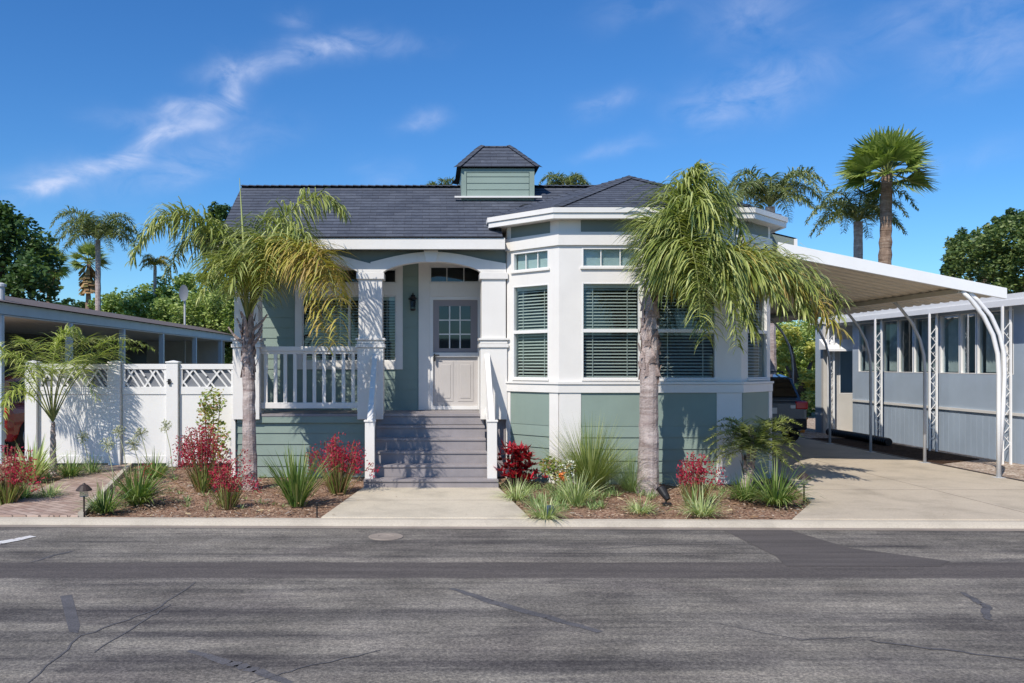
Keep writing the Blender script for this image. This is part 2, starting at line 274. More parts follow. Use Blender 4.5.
# ------------------------------------------------------------------ mesh helpers
def P(px, py, Y): return Vector(((px-CX)*Y/F, Y, EYE-(py-CY)*Y/F))
class MB:
    def __init__(s, T=None): s.v = []; s.f = []; s.uv = {}; s.mi = []; s.T = T; s.cur = 0
    def a(s, p):
        p = Vector(p); s.v.append(s.T @ p if s.T else p); return len(s.v)-1
    def face(s, pts, uv=None):
        ids = [s.a(p) for p in pts]; s.f.append(ids); s.mi.append(s.cur)
        if uv: s.uv[len(s.f)-1] = uv
    def box(s, x0, x1, y0, y1, z0, z1):
        b = [s.a(p) for p in ((x0,y0,z0),(x1,y0,z0),(x1,y1,z0),(x0,y1,z0),(x0,y0,z1),(x1,y0,z1),(x1,y1,z1),(x0,y1,z1))]
        for q in ((0,3,2,1),(4,5,6,7),(0,1,5,4),(1,2,6,5),(2,3,7,6),(3,0,4,7)): s.f.append([b[i] for i in q]); s.mi.append(s.cur)
    def bar(s, p, q, w, h=None, up=Vector((0,0,1))):
        p = Vector(p); q = Vector(q); h = h or w; d = (q-p).normalized(); u = up if abs(d.dot(up)) < .98 else Vector((1,0,0))
        a = d.cross(u).normalized()*w/2; c = a.cross(d).normalized()*h/2
        b = [s.a(x) for x in (p-a-c, p+a-c, p+a+c, p-a+c, q-a-c, q+a-c, q+a+c, q-a+c)]
        for k in ((0,3,2,1),(4,5,6,7),(0,1,5,4),(1,2,6,5),(2,3,7,6),(3,0,4,7)): s.f.append([b[i] for i in k]); s.mi.append(s.cur)
    def tube(s, pts, rad, n=8, cap=True, jit=0):
        pts = [Vector(p) for p in pts]; rings = []; k = len(pts)
        if isinstance(rad, (int, float)): rad = [rad]*k
        pu = None
        for i, p in enumerate(pts):
            t = (pts[min(i+1,k-1)]-pts[max(i-1,0)]).normalized()
            u = Vector((1,0,0)) if abs(t.x) < .9 else Vector((0,1,0))
            if pu is not None: u = pu
            a = (u - t*u.dot(t)).normalized(); b = t.cross(a); pu = a
            rings.append([s.a(p+(a*math.cos(2*math.pi*j/n)+b*math.sin(2*math.pi*j/n))*rad[i]*(1+random.uniform(-jit,jit))) for j in range(n)])
        for i in range(k-1):
            for j in range(n): s.f.append([rings[i][j], rings[i][(j+1)%n], rings[i+1][(j+1)%n], rings[i+1][j]]); s.mi.append(s.cur)
        if cap: s.f.append(rings[0][::-1]); s.mi.append(s.cur); s.f.append(rings[-1]); s.mi.append(s.cur)
    def lathe(s, prof, c=(0,0,0), n=16, axis='z'):
        c = Vector(c); rings = []
        for (r, h) in prof:
            ring = []
            for j in range(n):
                a = 2*math.pi*j/n; x, y = r*math.cos(a), r*math.sin(a)
                ring.append(s.a(c + (Vector((x,y,h)) if axis == 'z' else Vector((h,x,y)) if axis == 'x' else Vector((x,h,y)))))
            rings.append(ring)
        for i in range(len(prof)-1):
            for j in range(n): s.f.append([rings[i][j], rings[i][(j+1)%n], rings[i+1][(j+1)%n], rings[i+1][j]]); s.mi.append(s.cur)
        s.f.append(rings[0][::-1]); s.mi.append(s.cur); s.f.append(rings[-1]); s.mi.append(s.cur)
    def prism(s, poly, z0, z1):
        n = len(poly); lo = [s.a((x,y,z0)) for x,y in poly]; hi = [s.a((x,y,z1)) for x,y in poly]
        s.f.append(hi); s.mi.append(s.cur); s.f.append(lo[::-1]); s.mi.append(s.cur)
        for i in range(n): s.f.append([lo[i], lo[(i+1)%n], hi[(i+1)%n], hi[i]]); s.mi.append(s.cur)
    def extr(s, poly, y0, y1):
        """polygon in x,z pushed along y"""
        n = len(poly); lo = [s.a((x,y0,z)) for x,z in poly]; hi = [s.a((x,y1,z)) for x,z in poly]
        s.f.append(hi); s.mi.append(s.cur); s.f.append(lo[::-1]); s.mi.append(s.cur)
        for i in range(n): s.f.append([lo[i], lo[(i+1)%n], hi[(i+1)%n], hi[i]]); s.mi.append(s.cur)
    def build(s, name, m, parent=None, loc=None, smooth=False, bev=0, norm=True, solid=0):
        off = Vector((0,0,0))
        if parent is not None:
            q = parent
            while q is not None: off += q.location; q = q.parent
        elif loc is not None: off = Vector(loc)
        me = bpy.data.meshes.new(name); me.from_pydata([tuple(v-off) for v in s.v], [], s.f)
        ms = m if isinstance(m, (list, tuple)) else [m]
        for q in ms: me.materials.append(q)
        if len(ms) > 1: me.polygons.foreach_set('material_index', s.mi)
        if s.uv:
            ul = me.uv_layers.new(name='UVMap')
            for fi, uvs in s.uv.items():
                for k, li in enumerate(me.polygons[fi].loop_indices): ul.data[li].uv = uvs[k]
        if smooth: me.polygons.foreach_set('use_smooth', [True]*len(me.polygons))
        if norm and len(s.f) < 4000:
            bm = bmesh.new(); bm.from_mesh(me); bmesh.ops.recalc_face_normals(bm, faces=bm.faces); bm.to_mesh(me); bm.free()
        me.update(); o = bpy.data.objects.new(name, me); C.objects.link(o)
        if parent is not None: o.parent = parent
        elif loc is not None: o.location = loc
        if bev:
            b = o.modifiers.new('bevel', 'BEVEL'); b.width = bev; b.segments = 2; b.limit_method = 'ANGLE'
        return o
def tag(o, label, cat, group=None):
    o['label'] = label; o['category'] = cat
    if group: o['group'] = group
    return o
def empty(name, loc, label=None, cat=None, group=None):
    o = bpy.data.objects.new(name, None); C.objects.link(o); o.location = loc; o.empty_display_size = .2
    if label: tag(o, label, cat, group)
    return o
def struct(o): o['kind'] = 'structure'; return o
def stuff(o, label, cat): tag(o, label, cat); o['kind'] = 'stuff'; return o
def copy_tree(o, parent=None):
    c = o.copy(); C.objects.link(c); c.parent = parent
    for ch in list(o.children): copy_tree(ch, c)
    return c
def frame(ax, ay, bx, by):
    """local (s along wall, n outwards, z up)"""
    d = Vector((bx-ax, by-ay, 0)); l = d.length; d.normalize(); n = Vector((d.y, -d.x, 0))
    return Matrix(((d.x, n.x, 0, ax), (d.y, n.y, 0, ay), (0, 0, 1, 0), (0,0,0,1))), l
def openwall(mb, s0, s1, z0, z1, th, ops):
    """wall slab with openings, n from -th to 0"""
    xs = sorted({s0, s1, *[o[0] for o in ops], *[o[1] for o in ops]}); zs = sorted({z0, z1, *[o[2] for o in ops], *[o[3] for o in ops]})
    solid = lambda x, z: s0 < x < s1 and z0 < z < z1 and not any(o[0] < x < o[1] and o[2] < z < o[3] for o in ops)
    for i in range(len(xs)-1):
        for j in range(len(zs)-1):
            xa, xb, za, zb = xs[i], xs[i+1], zs[j], zs[j+1]; xm, zm = (xa+xb)/2, (za+zb)/2
            if not solid(xm, zm): continue
            mb.face([(xa,0,za),(xb,0,za),(xb,0,zb),(xa,0,zb)]); mb.face([(xa,-th,za),(xa,-th,zb),(xb,-th,zb),(xb,-th,za)])
            e = 1e-4
            if not solid(xa-e, zm): mb.face([(xa,0,za),(xa,0,zb),(xa,-th,zb),(xa,-th,za)])
            if not solid(xb+e, zm): mb.face([(xb,0,za),(xb,-th,za),(xb,-th,zb),(xb,0,zb)])
            if not solid(xm, za-e): mb.face([(xa,0,za),(xa,-th,za),(xb,-th,za),(xb,0,za)])
            if not solid(xm, zb+e): mb.face([(xa,0,zb),(xb,0,zb),(xb,-th,zb),(xa,-th,zb)])
def lap(mb, s0, s1, z0, z1, ex, n0=0.0, proj=.016):
    """lap siding boards: real stepped profile"""
    z = z0
    while z < z1-.01:
        t = min(z+ex, z1)
        mb.face([(s0,n0+proj,z),(s1,n0+proj,z),(s1,n0+.003,t),(s0,n0+.003,t)])
        mb.face([(s0,n0,z),(s1,n0,z),(s1,n0+proj,z),(s0,n0+proj,z)])
        for s in (s0, s1): mb.face([(s,n0,z),(s,n0+proj,z),(s,n0+.003,t),(s,n0,t)])
        z = t
def window(T, s0, s1, z0, z1, parent, rail=None, blinds=True, mull=0, shade=False, vert=None, fm='white2', back=True):
    fw = .022
    mb = MB(T)
    mb.box(s0, s0+fw, -.075, .006, z0, z1); mb.box(s1-fw, s1, -.075, .006, z0, z1)
    mb.box(s0+fw, s1-fw, -.075, .004, z0, z0+fw); mb.box(s0+fw, s1-fw, -.075, .004, z1-fw, z1)
    if rail: mb.box(s0+fw, s1-fw, -.07, .009, rail-.028, rail+.028)
    for k in range(mull): x = s0+(s1-s0)*(k+1)/(mull+1); mb.box(x-.008, x+.008, -.06, -.028, z0+fw, z1-fw)
    w = mb.build('window', M[fm], parent, bev=.004)
    g = MB(T); g.face([(s0+fw,-.04,z0+fw),(s1-fw,-.04,z0+fw),(s1-fw,-.04,z1-fw),(s0+fw,-.04,z1-fw)]); g.build('pane', M['glass'], w)
    if blinds:
        b = MB(T); z = z0+fw+.02; sag = 0
        while z < z1-fw-.01:
            j = random.uniform(-.0015,.0015)
            b.face([(s0+fw+.01,-.085,z-.013+j),(s1-fw-.01,-.085,z-.013),(s1-fw-.01,-.125,z+.011),(s0+fw+.01,-.125,z+.011+j)]); z += .052
        for q in (.2,.8): x = s0+(s1-s0)*q; b.box(x-.006, x+.006, -.084, -.082, z0+fw, z1-fw)
        b.box(s0+fw, s1-fw, -.13, -.078, z1-fw-.06, z1-fw)
        b.build('blind', M['blind'], w, norm=False)
    if shade:
        b = MB(T); b.box(s0+fw, s1-fw, -.12, -.10, z0+fw, z1-fw); b.build('blind', M['shade'], w)
    return w

# ------------------------------------------------------------------ ground, road, paths
KB = lambda x: 10.66-.02*x      # kerb back line
g = MB(); g.box(-600, 600, -300, 900, -.5, -.12); struct(g.build('ground', M['soil']))
r = MB(); n = 40
for i in range(n):
    x0 = -40+i*2.0; x1 = x0+2.0
    r.face([(x0,-14,-.055),(x1,-14,-.055),(x1,KB(x1)-.18,-.055),(x0,KB(x0)-.18,-.055)])
struct(r.build('road', M['asphalt'], norm=False))
def sheet(name, pts, z, m):
    s = MB(); s.face([(x,y,z) for x,y in pts]); return struct(s.build(name, m, norm=False))
def from_px(pts, z): return [((px-CX)*((EYE-z)*F/(py-CY))/F, (EYE-z)*F/(py-CY)) for px, py in pts]
zr = -.055
# filler strip where the street was patched
sheet('road', from_px([(722,529.5),(788,529.5),(850,548),(950,561),(1200,561),(1200,551),(1060,551),(1010,570),(800,570),(780,558.5)][:4]+[(940,566),(786,566),(776,556)], zr+.003), zr+.003, M['patch'])
sheet('road', from_px([(60,596),(72,594.5),(80,625),(78,633),(69,632)], zr+.002), zr+.002, M['seal'])
0 and sheet('road', from_px([(0,602),(80,601),(150,599),(240,600),(235,610),(140,613),(0,615)], zr+.002), zr+.002, M['seal'])
CZ = [0]
def crack(pts, w, z=zr+.002, m='seal'):
    CZ[0] += .0003; z += CZ[0]; q = from_px(pts, z); c = MB()
    sub = []
    for i in range(len(q)-1):
        for k in range(6):
            t = k/6; sub.append((q[i][0]*(1-t)+q[i+1][0]*t+random.uniform(-.02,.02), q[i][1]*(1-t)+q[i+1][1]*t+random.uniform(-.02,.02)))
    sub.append(q[-1])
    for i in range(len(sub)-1):
        a, b = Vector(sub[i]), Vector(sub[i+1]); d = (b-a).normalized(); nn = Vector((-d.y, d.x))
        w0 = w*(.5+.5*math.sin(math.pi*(i+.5)/len(sub)))*.5; 
        c.face([(*(a-nn*w0),z),(*(b-nn*w0),z),(*(b+nn*w0),z),(*(a+nn*w0),z)])
    struct(c.build('road', M[m], norm=False))
crack([(190,650),(240,665),(290,683)], .09); crack([(452,588),(500,604),(600,632)], .10); crack([(30,562),(72,551)], .04)
crack([(960,592),(985,605),(990,620)], .07); crack([(30,683),(80,636),(150,612),(195,582)], .018); crack([(95,652),(150,618),(170,604)], .015)
crack([(870,640),(930,648),(1024,660)], .03); crack([(250,683),(300,668),(380,650)], .012); crack([(700,620),(800,640),(880,636)], .008); crack([(560,552),(640,546),(720,541)], .012)
crack([(-70,557),(-20,547),(33,536)], .17, zr+.004, 'white2')
# kerb: low rolled concrete
k = MB(); prof = [(0,.012),(-.10,.010),(-.16,-.015),(-.20,-.046),(-.205,-.12),(0,-.12)]
for i in range(60):
    x0 = -40+i*1.34; x1 = x0+1.34
    a = [k.a((x0,KB(x0)+p[0],p[1])) for p in prof]; b = [k.a((x1,KB(x1)+p[0],p[1])) for p in prof]
    for j in range(len(prof)): k.f.append([a[j],a[(j+1)%6],b[(j+1)%6],b[j]]); k.mi.append(0)
struct(k.build('kerb', M['kerb']))
sheet('gutter', [(-40,KB(-40)-.2),(-40,KB(-40)-.34),(40,KB(40)-.34),(40,KB(40)-.2)], zr+.004, M['gutter'])
# yard soil and mulch with gentle relief
def relief(x, y): return -.012+.022*noise.noise(Vector((x*1.1,y*1.1,0)))+.010*noise.noise(Vector((x*5,y*5,3)))
yd = MB(); nx, ny = 150, 80; X0, X1, Y1 = -12.0, 6.1, 18.0
ids = [[yd.a((X0+(X1-X0)*i/nx, KB(X0+(X1-X0)*i/nx)+(Y1-KB(0))*j/ny, (relief(X0+(X1-X0)*i/nx, j*.1)+.0)*min(1,j/4)-.003)) for i in range(nx+1)] for j in range(ny+1)]
for j in range(ny):
    for i in range(nx): yd.f.append([ids[j][i],ids[j][i+1],ids[j+1][i+1],ids[j+1][i]]); yd.mi.append(0)
struct(yd.build('planting_bed', M['mulch'], smooth=True, norm=False))
def slab(name, poly, z0, z1, m, bev=.01): s = MB(); s.prism(poly, z0, z1); return struct(s.build(name, m, bev=bev))
slab('path', [(-1.37,KB(-1.3)),(1.23,KB(1.2)),(1.04,13.35),(-1.04,13.35)], -.1, .026, M['concrete'])
slab('path', [(-4.42,KB(-4.4)),(-5.72,16.2),(-6.35,16.2),(-5.75,11.35),(-6.1,KB(-6))], -.1, .035, M['paver'])
pe = MB(); pe.bar((-4.40,KB(-4.4)+.02,.03),(-5.68,16.2,.03),.07,.06); struct(pe.build('path', M['kerb']))
slab('driveway', [(4.45,KB(4.45)),(9.6,KB(9.6)),(9.6,34),(5.9,34),(5.9,14.2),(5.25,11.85)], -.1, .026, M['drive'])
j = MB(); j.bar((5.62,13.0,.0265),(9.6,13.0,.0265),.014,.004); j.bar((5.9,17.4,.0265),(9.6,17.4,.0265),.014,.004); j.bar((7.6,KB(7.6)+.02,.0265),(7.6,30,.0265),.012,.004); struct(j.build('driveway', M['gutter']))
j = MB(); j.bar((-1.2,12.0,.0265),(1.12,12.0,.0265),.012,.004); struct(j.build('path', M['gutter']))
slab('gravel_strip', [(9.66,KB(9.6)),(14,KB(14)),(14,36),(9.66,36)], -.1, .012, M['gravel'])
slab('gravel_strip', [(9.67,14.6),(9.72,16.4),(11.0,17.2),(11.0,22),(9.67,22)], .0, .03, M['darkmulch'])
ed = MB(); ed.box(9.6,9.66,10.6,34,-.05,.035); struct(ed.build('kerb', M['bronze']))
slab('patio', [(-12.5,16.4),(-7.2,16.4),(-7.2,40),(-12.5,40)], -.1, .01, M['drive'])
# bark chips
def inpoly(x, y, poly):
    c = False; n = len(poly)
    for i in range(n):
        x1,y1 = poly[i]; x2,y2 = poly[i-1]
        if (y1 > y) != (y2 > y) and x < (x2-x1)*(y-y1)/(y2-y1)+x1: c = not c
    return c
def scatter(n, x0, x1, y0, y1, skip, mats, size, label, name):
    mb = MB()
    for _ in range(n):
        x = random.uniform(x0,x1); y = random.uniform(y0,y1)
        if y < KB(x)+.02 or any(inpoly(x,y,p) for p in skip): continue
        mb.cur = random.randrange(len(mats)); a = random.uniform(0,6.28); l = random.uniform(.4,1)*size; w = l*random.uniform(.25,.5); t = random.uniform(-.5,.5)
        d = Vector((math.cos(a),math.sin(a),t*.6))*l; e2 = Vector((-math.sin(a),math.cos(a),random.uniform(-.4,.4)))*w; p = Vector((x,y,.012+random.uniform(0,.015)))
        mb.face([p-d-e2,p+d-e2*.6,p+d*.8+e2,p-d+e2*.7])
    o = mb.build(name, mats, norm=False); stuff(o, label, 'mulch'); return o
cm = [mat('bark_chip_tan', (.40,.27,.18), .9), mat('bark_chip_red', (.20,.10,.06), .9), mat('bark_chip_dark', (.07,.04,.03), .9), mat('bark_chip_pale', (.5,.40,.30), .9)]
walk = [(-1.4,10.5),(1.25,10.5),(1.05,13.4),(-1.05,13.4)]; pav = [(-4.38,10.6),(-5.66,16.2),(-6.37,16.2),(-5.77,11.35),(-6.2,10.6)]; drv = [(4.45,10.4),(9.6,10.4),(9.6,16),(5.9,16),(5.9,14.2),(5.25,11.85)]
scatter(16000, -6.8, 6, 10.65, 14.4, [walk, pav, drv], cm, .022, 'loose bark chips covering the front flower beds', 'bark_chips')
scatter(2500, -9, -3.6, 14.4, 16.1, [pav], cm, .022, 'loose bark chips strewn below the white vinyl fence', 'bark_chips')

lm = [mat('dead_leaf_brown',(.22,.13,.07),.9), mat('dead_leaf_straw',(.48,.38,.22),.9), mat('dead_leaf_grey',(.32,.27,.22),.9)]
scatter(1300, -6.8, 6, 10.65, 14.4, [walk, pav, drv], lm, .055, 'dead leaves and straw lying on the mulch of the front beds', 'leaf_litter')
scatter(60, -1.3, 6.5, 10.6, 14.4, [], lm[:2], .02, 'a few leaf scraps blown onto the walk and driveway', 'leaf_litter')
for o_ in bpy.data.objects:
    if o_.name == 'leaf_litter.001': o_.location.z = .02
# ------------------------------------------------------------------ house
H = empty('house', (1, 15, 0), 'sage green and white manufactured house with arched porch, windowed bay and grey steps', 'house')
# --- bay walls
BL, BA, BB, BR = (1.29,14.6), (2.06,13.8), (4.99,13.8), (5.76,14.57)
ztr, zmn = (3.49,3.80), (1.69,3.24)
TL, lL = frame(*BL,*BA); TF, lF = frame(*BA,*BB); TR, lR = frame(*BB,*BR)
fops = {'L':[(.14,.90)], 'F':[(.37,1.30),(1.575,2.53)], 'R':[(.21,.97)]}
for T, l, key in ((TL,lL,'L'),(TF,lF,'F'),(TR,lR,'R')):
    ops = []
    for a, b in fops[key]: ops += [(a,b,*ztr),(a,b,*zmn)]
    w = MB(T); openwall(w, 0, l, -.05, 4.27, .14, ops); w.build('wall', M['white'], H)
    for a, b in fops[key]:
        window(T, a, b, *ztr, H, blinds=False, shade=True, mull=2)
        window(T, a, b, *zmn, H, rail=2.465)
        t = MB(T); t.box(a-.03, b+.03, .0, .035, ztr[0]-.035, ztr[0]-.004); t.build('sill', M['white'], H, bev=.004)
        t = MB(T); t.box(a-.01, b+.01, .0, .03, zmn[0]-.03, zmn[0]-.003); t.build('sill', M['white'], H, bev=.004)
# --- trim bands round the bay (mitred prisms following the outline)
def off_line(pts, o):
    out = []
    for i in range(len(pts)):
        p = Vector(pts[i]); ns = []
        for a, b in ((i-1,i),(i,i+1)):
            if a >= 0 and b < len(pts):
                d = (Vector(pts[b])-Vector(pts[a])).normalized(); ns.append(Vector((d.y,-d.x)))
        if len(ns) == 2: m_ = (ns[0]+ns[1]).normalized(); out.append(p+m_*o/m_.dot(ns[0]))
        else: out.append(p+ns[0]*o)
    return out
def band(pts, o0, o1, z0, z1, name, m, bev=.005):
    a = off_line(pts, o0); b = off_line(pts, o1); mb = MB()
    for i in range(len(pts)-1):
        q = [(*a[i],z0),(*b[i],z0),(*b[i],z1),(*a[i],z1)]; r_ = [(*a[i+1],z0),(*b[i+1],z0),(*b[i+1],z1),(*a[i+1],z1)]
        for j in range(4): mb.face([q[j],q[(j+1)%4],r_[(j+1)%4],r_[j]])
        if i == 0: mb.face(q)
        if i == len(pts)-2: mb.face(r_[::-1])
    o = mb.build(name, m, H); return o
bay = [BL, BA, BB, BR]
band(bay, .003, .045, 1.47, 1.60, 'trim', M['white']); band(bay, .003, .065, 1.605, 1.64, 'trim', M['white'])
band(bay, .003, .04, 3.84, 4.05, 'trim', M['white'])
# frieze + skirt panels between corner boards
for T, l, sp in ((TL,lL,[(.10,.93)]),(TF,lF,[(.35,1.32),(1.55,2.53)]),(TR,lR,[(.12,.99)])):
    for a, b in sp:
        f_ = MB(T); f_.box(a, b, .002, .008, 4.05, 4.25); f_.build('frieze_panel', M['sage_dark'], H)
def skirt(T, a, b):
    s = MB(T); s.box(a, b, .002, .012, .93, 1.47); lap(s, a, b, 0, .93, .188, .002, .02); s.build('siding', M['sage'], H, norm=False)
skirt(TL, .10, .93); skirt(TF, .35, 2.53); skirt(TR, .02, .99)
for T, a, b in ((TL,0,.10),(TL,.93,1.11),(TF,0,.35),(TF,2.53,2.93),(TR,.99,1.11)):
    s = MB(T); s.box(a, b, .002, .026, 0, 1.465); s.build('corner_board', M['white'], H, bev=.003)
# --- bay roof
E = dict(L0=Vector((.965,14.52,4.41)), C1=Vector((1.93,13.56,4.41)), C2=Vector((5.12,13.56,4.41)), R0=Vector((6.02,14.5,4.41)), A=Vector((3.53,15.3,5.27)), L9=Vector((.965,31,4.41)), R9=Vector((6.02,31,4.41)), A9=Vector((3.53,31,5.27)))
def roofface(mb, pts, th=.03):
    pts = [Vector(p) for p in pts]; u = (pts[1]-pts[0]).normalized(); nn = u.cross(pts[2]-pts[0]).normalized(); v = nn.cross(u)
    if v.z < 0: v = -v
    mb.face(pts, [((p-pts[0]).dot(u)+7, (p-pts[0]).dot(v)+3) for p in pts])
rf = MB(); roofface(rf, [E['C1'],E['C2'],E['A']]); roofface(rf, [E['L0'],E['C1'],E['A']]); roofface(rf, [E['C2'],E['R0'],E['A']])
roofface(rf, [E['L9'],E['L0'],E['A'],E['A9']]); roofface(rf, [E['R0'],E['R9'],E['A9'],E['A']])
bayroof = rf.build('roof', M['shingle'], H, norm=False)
def ridge(a, b, w=.12, nm='ridge_cap', par=None):
    a = Vector(a); b = Vector(b); n = max(2, int((b-a).length/.14)); mb = MB(); d = (b-a)/n; side = Vector((d.y,-d.x,0)).normalized()*w
    for i in range(n):
        p = a+d*i; q = p+d*1.15; lift = Vector((0,0,.022)); 
        for s in (1,-1): mb.face([p+lift*1.2,p+side*s+Vector((0,0,-w*.30+.02)),q+side*s+Vector((0,0,-w*.30+.008)),q+lift*.5],[(i*.3+.01,.02),(i*.3+.01,.13),(i*.3+.29,.13),(i*.3+.29,.02)])
        mb.face([p+lift*1.2,p+side+Vector((0,0,-w*.3+.02)),p-side+Vector((0,0,-w*.3+.02))],[(.1,.1),(.1,.1),(.1,.1)])
    return mb.build(nm, M['shingle'], par or H, norm=False)
for q in ('L0','C1','C2','R0'): ridge(E[q].lerp(E['A'],.035), E['A'])
ridge(E['A'], E['A9'])
eave = [(E[q].x,E[q].y) for q in ('L9','L0','C1','C2','R0','R9')]; 
band(eave, -.05, .012, 4.325, 4.405, 'gutter', M['white']); band(eave, -.07, -.012, 4.235, 4.32, 'fascia', M['white'])
so = MB(); o_ = off_line(eave, -.06); so.face([(*p,4.245) for p in o_]); so.build('soffit', M['white'], H, norm=False)
lr = MB(); roofface(lr, [(6.55,31,4.18),(6.55,15.35,4.18),(5.80,15.35,4.36),(5.80,31,4.36)]); lr.build('side_roof', M['shingle'], H, norm=False)
lr = MB(); lr.box(6.50,6.56,15.36,31,4.04,4.17); lr.build('fascia', M['white'], H); lr = MB(); lr.extr([(5.76,4.04),(6.50,4.04),(6.50,4.17),(5.76,4.34)],15.37,15.41); lr.build('rake_board', M['sage_dark'], H)
# --- porch roof
zE, zR, yE, yR = 4.05, 5.29, 14.35, 16.2
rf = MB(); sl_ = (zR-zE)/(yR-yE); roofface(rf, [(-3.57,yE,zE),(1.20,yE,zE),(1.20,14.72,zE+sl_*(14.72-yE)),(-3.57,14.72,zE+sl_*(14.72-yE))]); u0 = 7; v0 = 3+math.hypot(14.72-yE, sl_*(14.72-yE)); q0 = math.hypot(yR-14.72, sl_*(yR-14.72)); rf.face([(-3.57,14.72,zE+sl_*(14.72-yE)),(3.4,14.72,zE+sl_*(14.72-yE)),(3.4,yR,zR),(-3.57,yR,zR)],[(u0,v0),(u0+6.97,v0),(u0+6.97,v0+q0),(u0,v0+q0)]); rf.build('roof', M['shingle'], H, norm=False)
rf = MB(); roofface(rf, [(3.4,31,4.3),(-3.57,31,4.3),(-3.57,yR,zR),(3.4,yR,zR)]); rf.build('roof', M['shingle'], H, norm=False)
ridge((-3.57,yR,zR),(3.3,yR,zR))
f_ = MB(); f_.box(-3.57, 1.24, yE, yE+.03, 3.85, zE-.012); f_.build('fascia', M['white'], H, bev=.004)
dr = MB(); dr.box(-3.59,1.21,yE-.02,yE+.05,zE-.010,zE+.012); dr.build('drip_edge', M['shingle'], H)
f_ = MB(); f_.extr([(yE+.04,zE-.2),(yE+.04,zE-.02),(yR,zR-.02),(31,4.28),(31,4.1),(yR,zR-.22)], -3.56, -3.53)
f_.v = [Vector((v.y, v.x, v.z)) for v in f_.v]; f_.build('rake_board', M['white'], H)
ga = MB(); ga.face([(-3.35,14.75,3.8),(-3.35,31,3.8),(-3.35,31,4.25),(-3.35,yR,5.2)]); ga.build('gable_wall', M['sage'], H, norm=False)
# --- body walls
PW = 15.8
TP, lP = frame(-3.35, PW, 1.30, PW)   # porch back wall
dX = (-.0+3.35, .86+3.35)
win = (.98, 2.71)
w = MB(TP); openwall(w, 0, lP, 1.0, 3.9, .14, [(win[0],win[1],1.98,3.19),(win[0],win[1],3.42,3.68),(3.33,4.27,3.43,3.73),(3.33,4.27,1.09,3.17)])
w.build('wall', M['sage_dark'], H)
s = MB(TP)
for a, b in ((0,.84),(2.83,3.12)): lap(s, a, b, 1.08, 3.86, .19, .002)
lap(s, .84, 2.83, 1.08, 1.83, .19, .002); s.build('siding', M['sage'], H, norm=False)
t = MB(TP)
for (a,b,c_,d) in ((win[0]-.13,win[0],1.83,3.85),(win[1],win[1]+.12,1.83,3.85),(win[0],win[1],1.83,1.98),(win[0],win[1],3.19,3.42),(win[0],win[1],3.68,3.85)): t.box(a,b,.002,.04,c_,d)
t.build('window_trim', M['white'], H, bev=.004)
t = MB(TP)
for (a,b,c_,d) in ((3.12,3.33,1.085,3.85),(4.27,4.42,1.085,3.85),(3.33,4.27,3.17,3.43),(3.33,4.27,3.73,3.85)): t.box(a,b,.002,.04,c_,d)
t.build('door_trim', M['white'], H, bev=.004)
window(TP, win[0], (win[0]+win[1])/2, 1.98, 3.19, H); window(TP, (win[0]+win[1])/2, win[1], 1.98, 3.19, H)
window(TP, win[0], win[1], 3.42, 3.68, H, blinds=False, mull=4); window(TP, 3.33, 4.27, 3.43, 3.73, H, blinds=False, mull=2)
# door with storm door
D = MB(TP); D.box(3.33,3.39,-.09,.02,1.09,3.17); D.box(4.21,4.27,-.09,.02,1.09,3.17); D.box(3.39,4.21,-.09,.02,3.11,3.17); D.box(3.39,4.21,-.09,.02,2.06,2.14)
D.box(3.39,4.21,-.09,.02,1.09,1.16); door = D.build('door', M['white2'], H, bev=.004)
D = MB(TP); openwall(D, 3.39, 4.21, 2.14, 3.11, .035, [(3.50,4.08,2.22,3.00)]); 
for v_ in D.v: v_.y += .03
D.build('upper_panel', M['doorf'], door)
D = MB(TP); D.box(3.39,4.21,-.07,-.03,1.16,2.06)
for a in (3.47,3.84): D.box(a,a+.29,-.032,-.022,1.24,1.98); D.box(a+.05,a+.24,-.023,-.014,1.30,1.92)
D.build('lower_panel', M['door'], door, bev=.006)
D = MB(TP)
for k in (1,2): x = 3.50+.58*k/3; D.box(x-.011,x+.011,-.05,-.028,2.22,3.0); z = 2.22+.78*k/3; D.box(3.5,4.08,-.052,-.030,z-.011,z+.011)
D.build('muntin', M['white2'], door)
D = MB(TP); D.face([(3.5,-.055,2.22),(4.08,-.055,2.22),(4.08,-.055,3.0),(3.5,-.055,3.0)]); D.build('pane', M['glass'], door)
D = MB(TP); D.box(3.40,3.43,.02,.07,1.98,2.12); D.tube([(3.415,.06,2.09),(3.50,.065,2.09)],.012); D.build('handle', M['black'], door)
# interior blockers behind glazing
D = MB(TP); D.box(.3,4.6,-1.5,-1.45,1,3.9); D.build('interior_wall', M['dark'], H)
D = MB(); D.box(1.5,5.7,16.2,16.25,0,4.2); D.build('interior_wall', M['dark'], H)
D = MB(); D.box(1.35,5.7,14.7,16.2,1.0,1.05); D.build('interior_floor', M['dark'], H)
# side walls
D = MB(); D.box(-3.35,-3.25,PW,31,0,4.0); D.box(5.66,5.76,14.57,31,0,4.25); D.box(-3.35,5.76,31,31.1,0,4.2); D.build('wall', M['sage'], H)
D = MB(); D.box(1.30,1.44,14.62,PW,0,4.2); D.build('wall', M['white'], H)
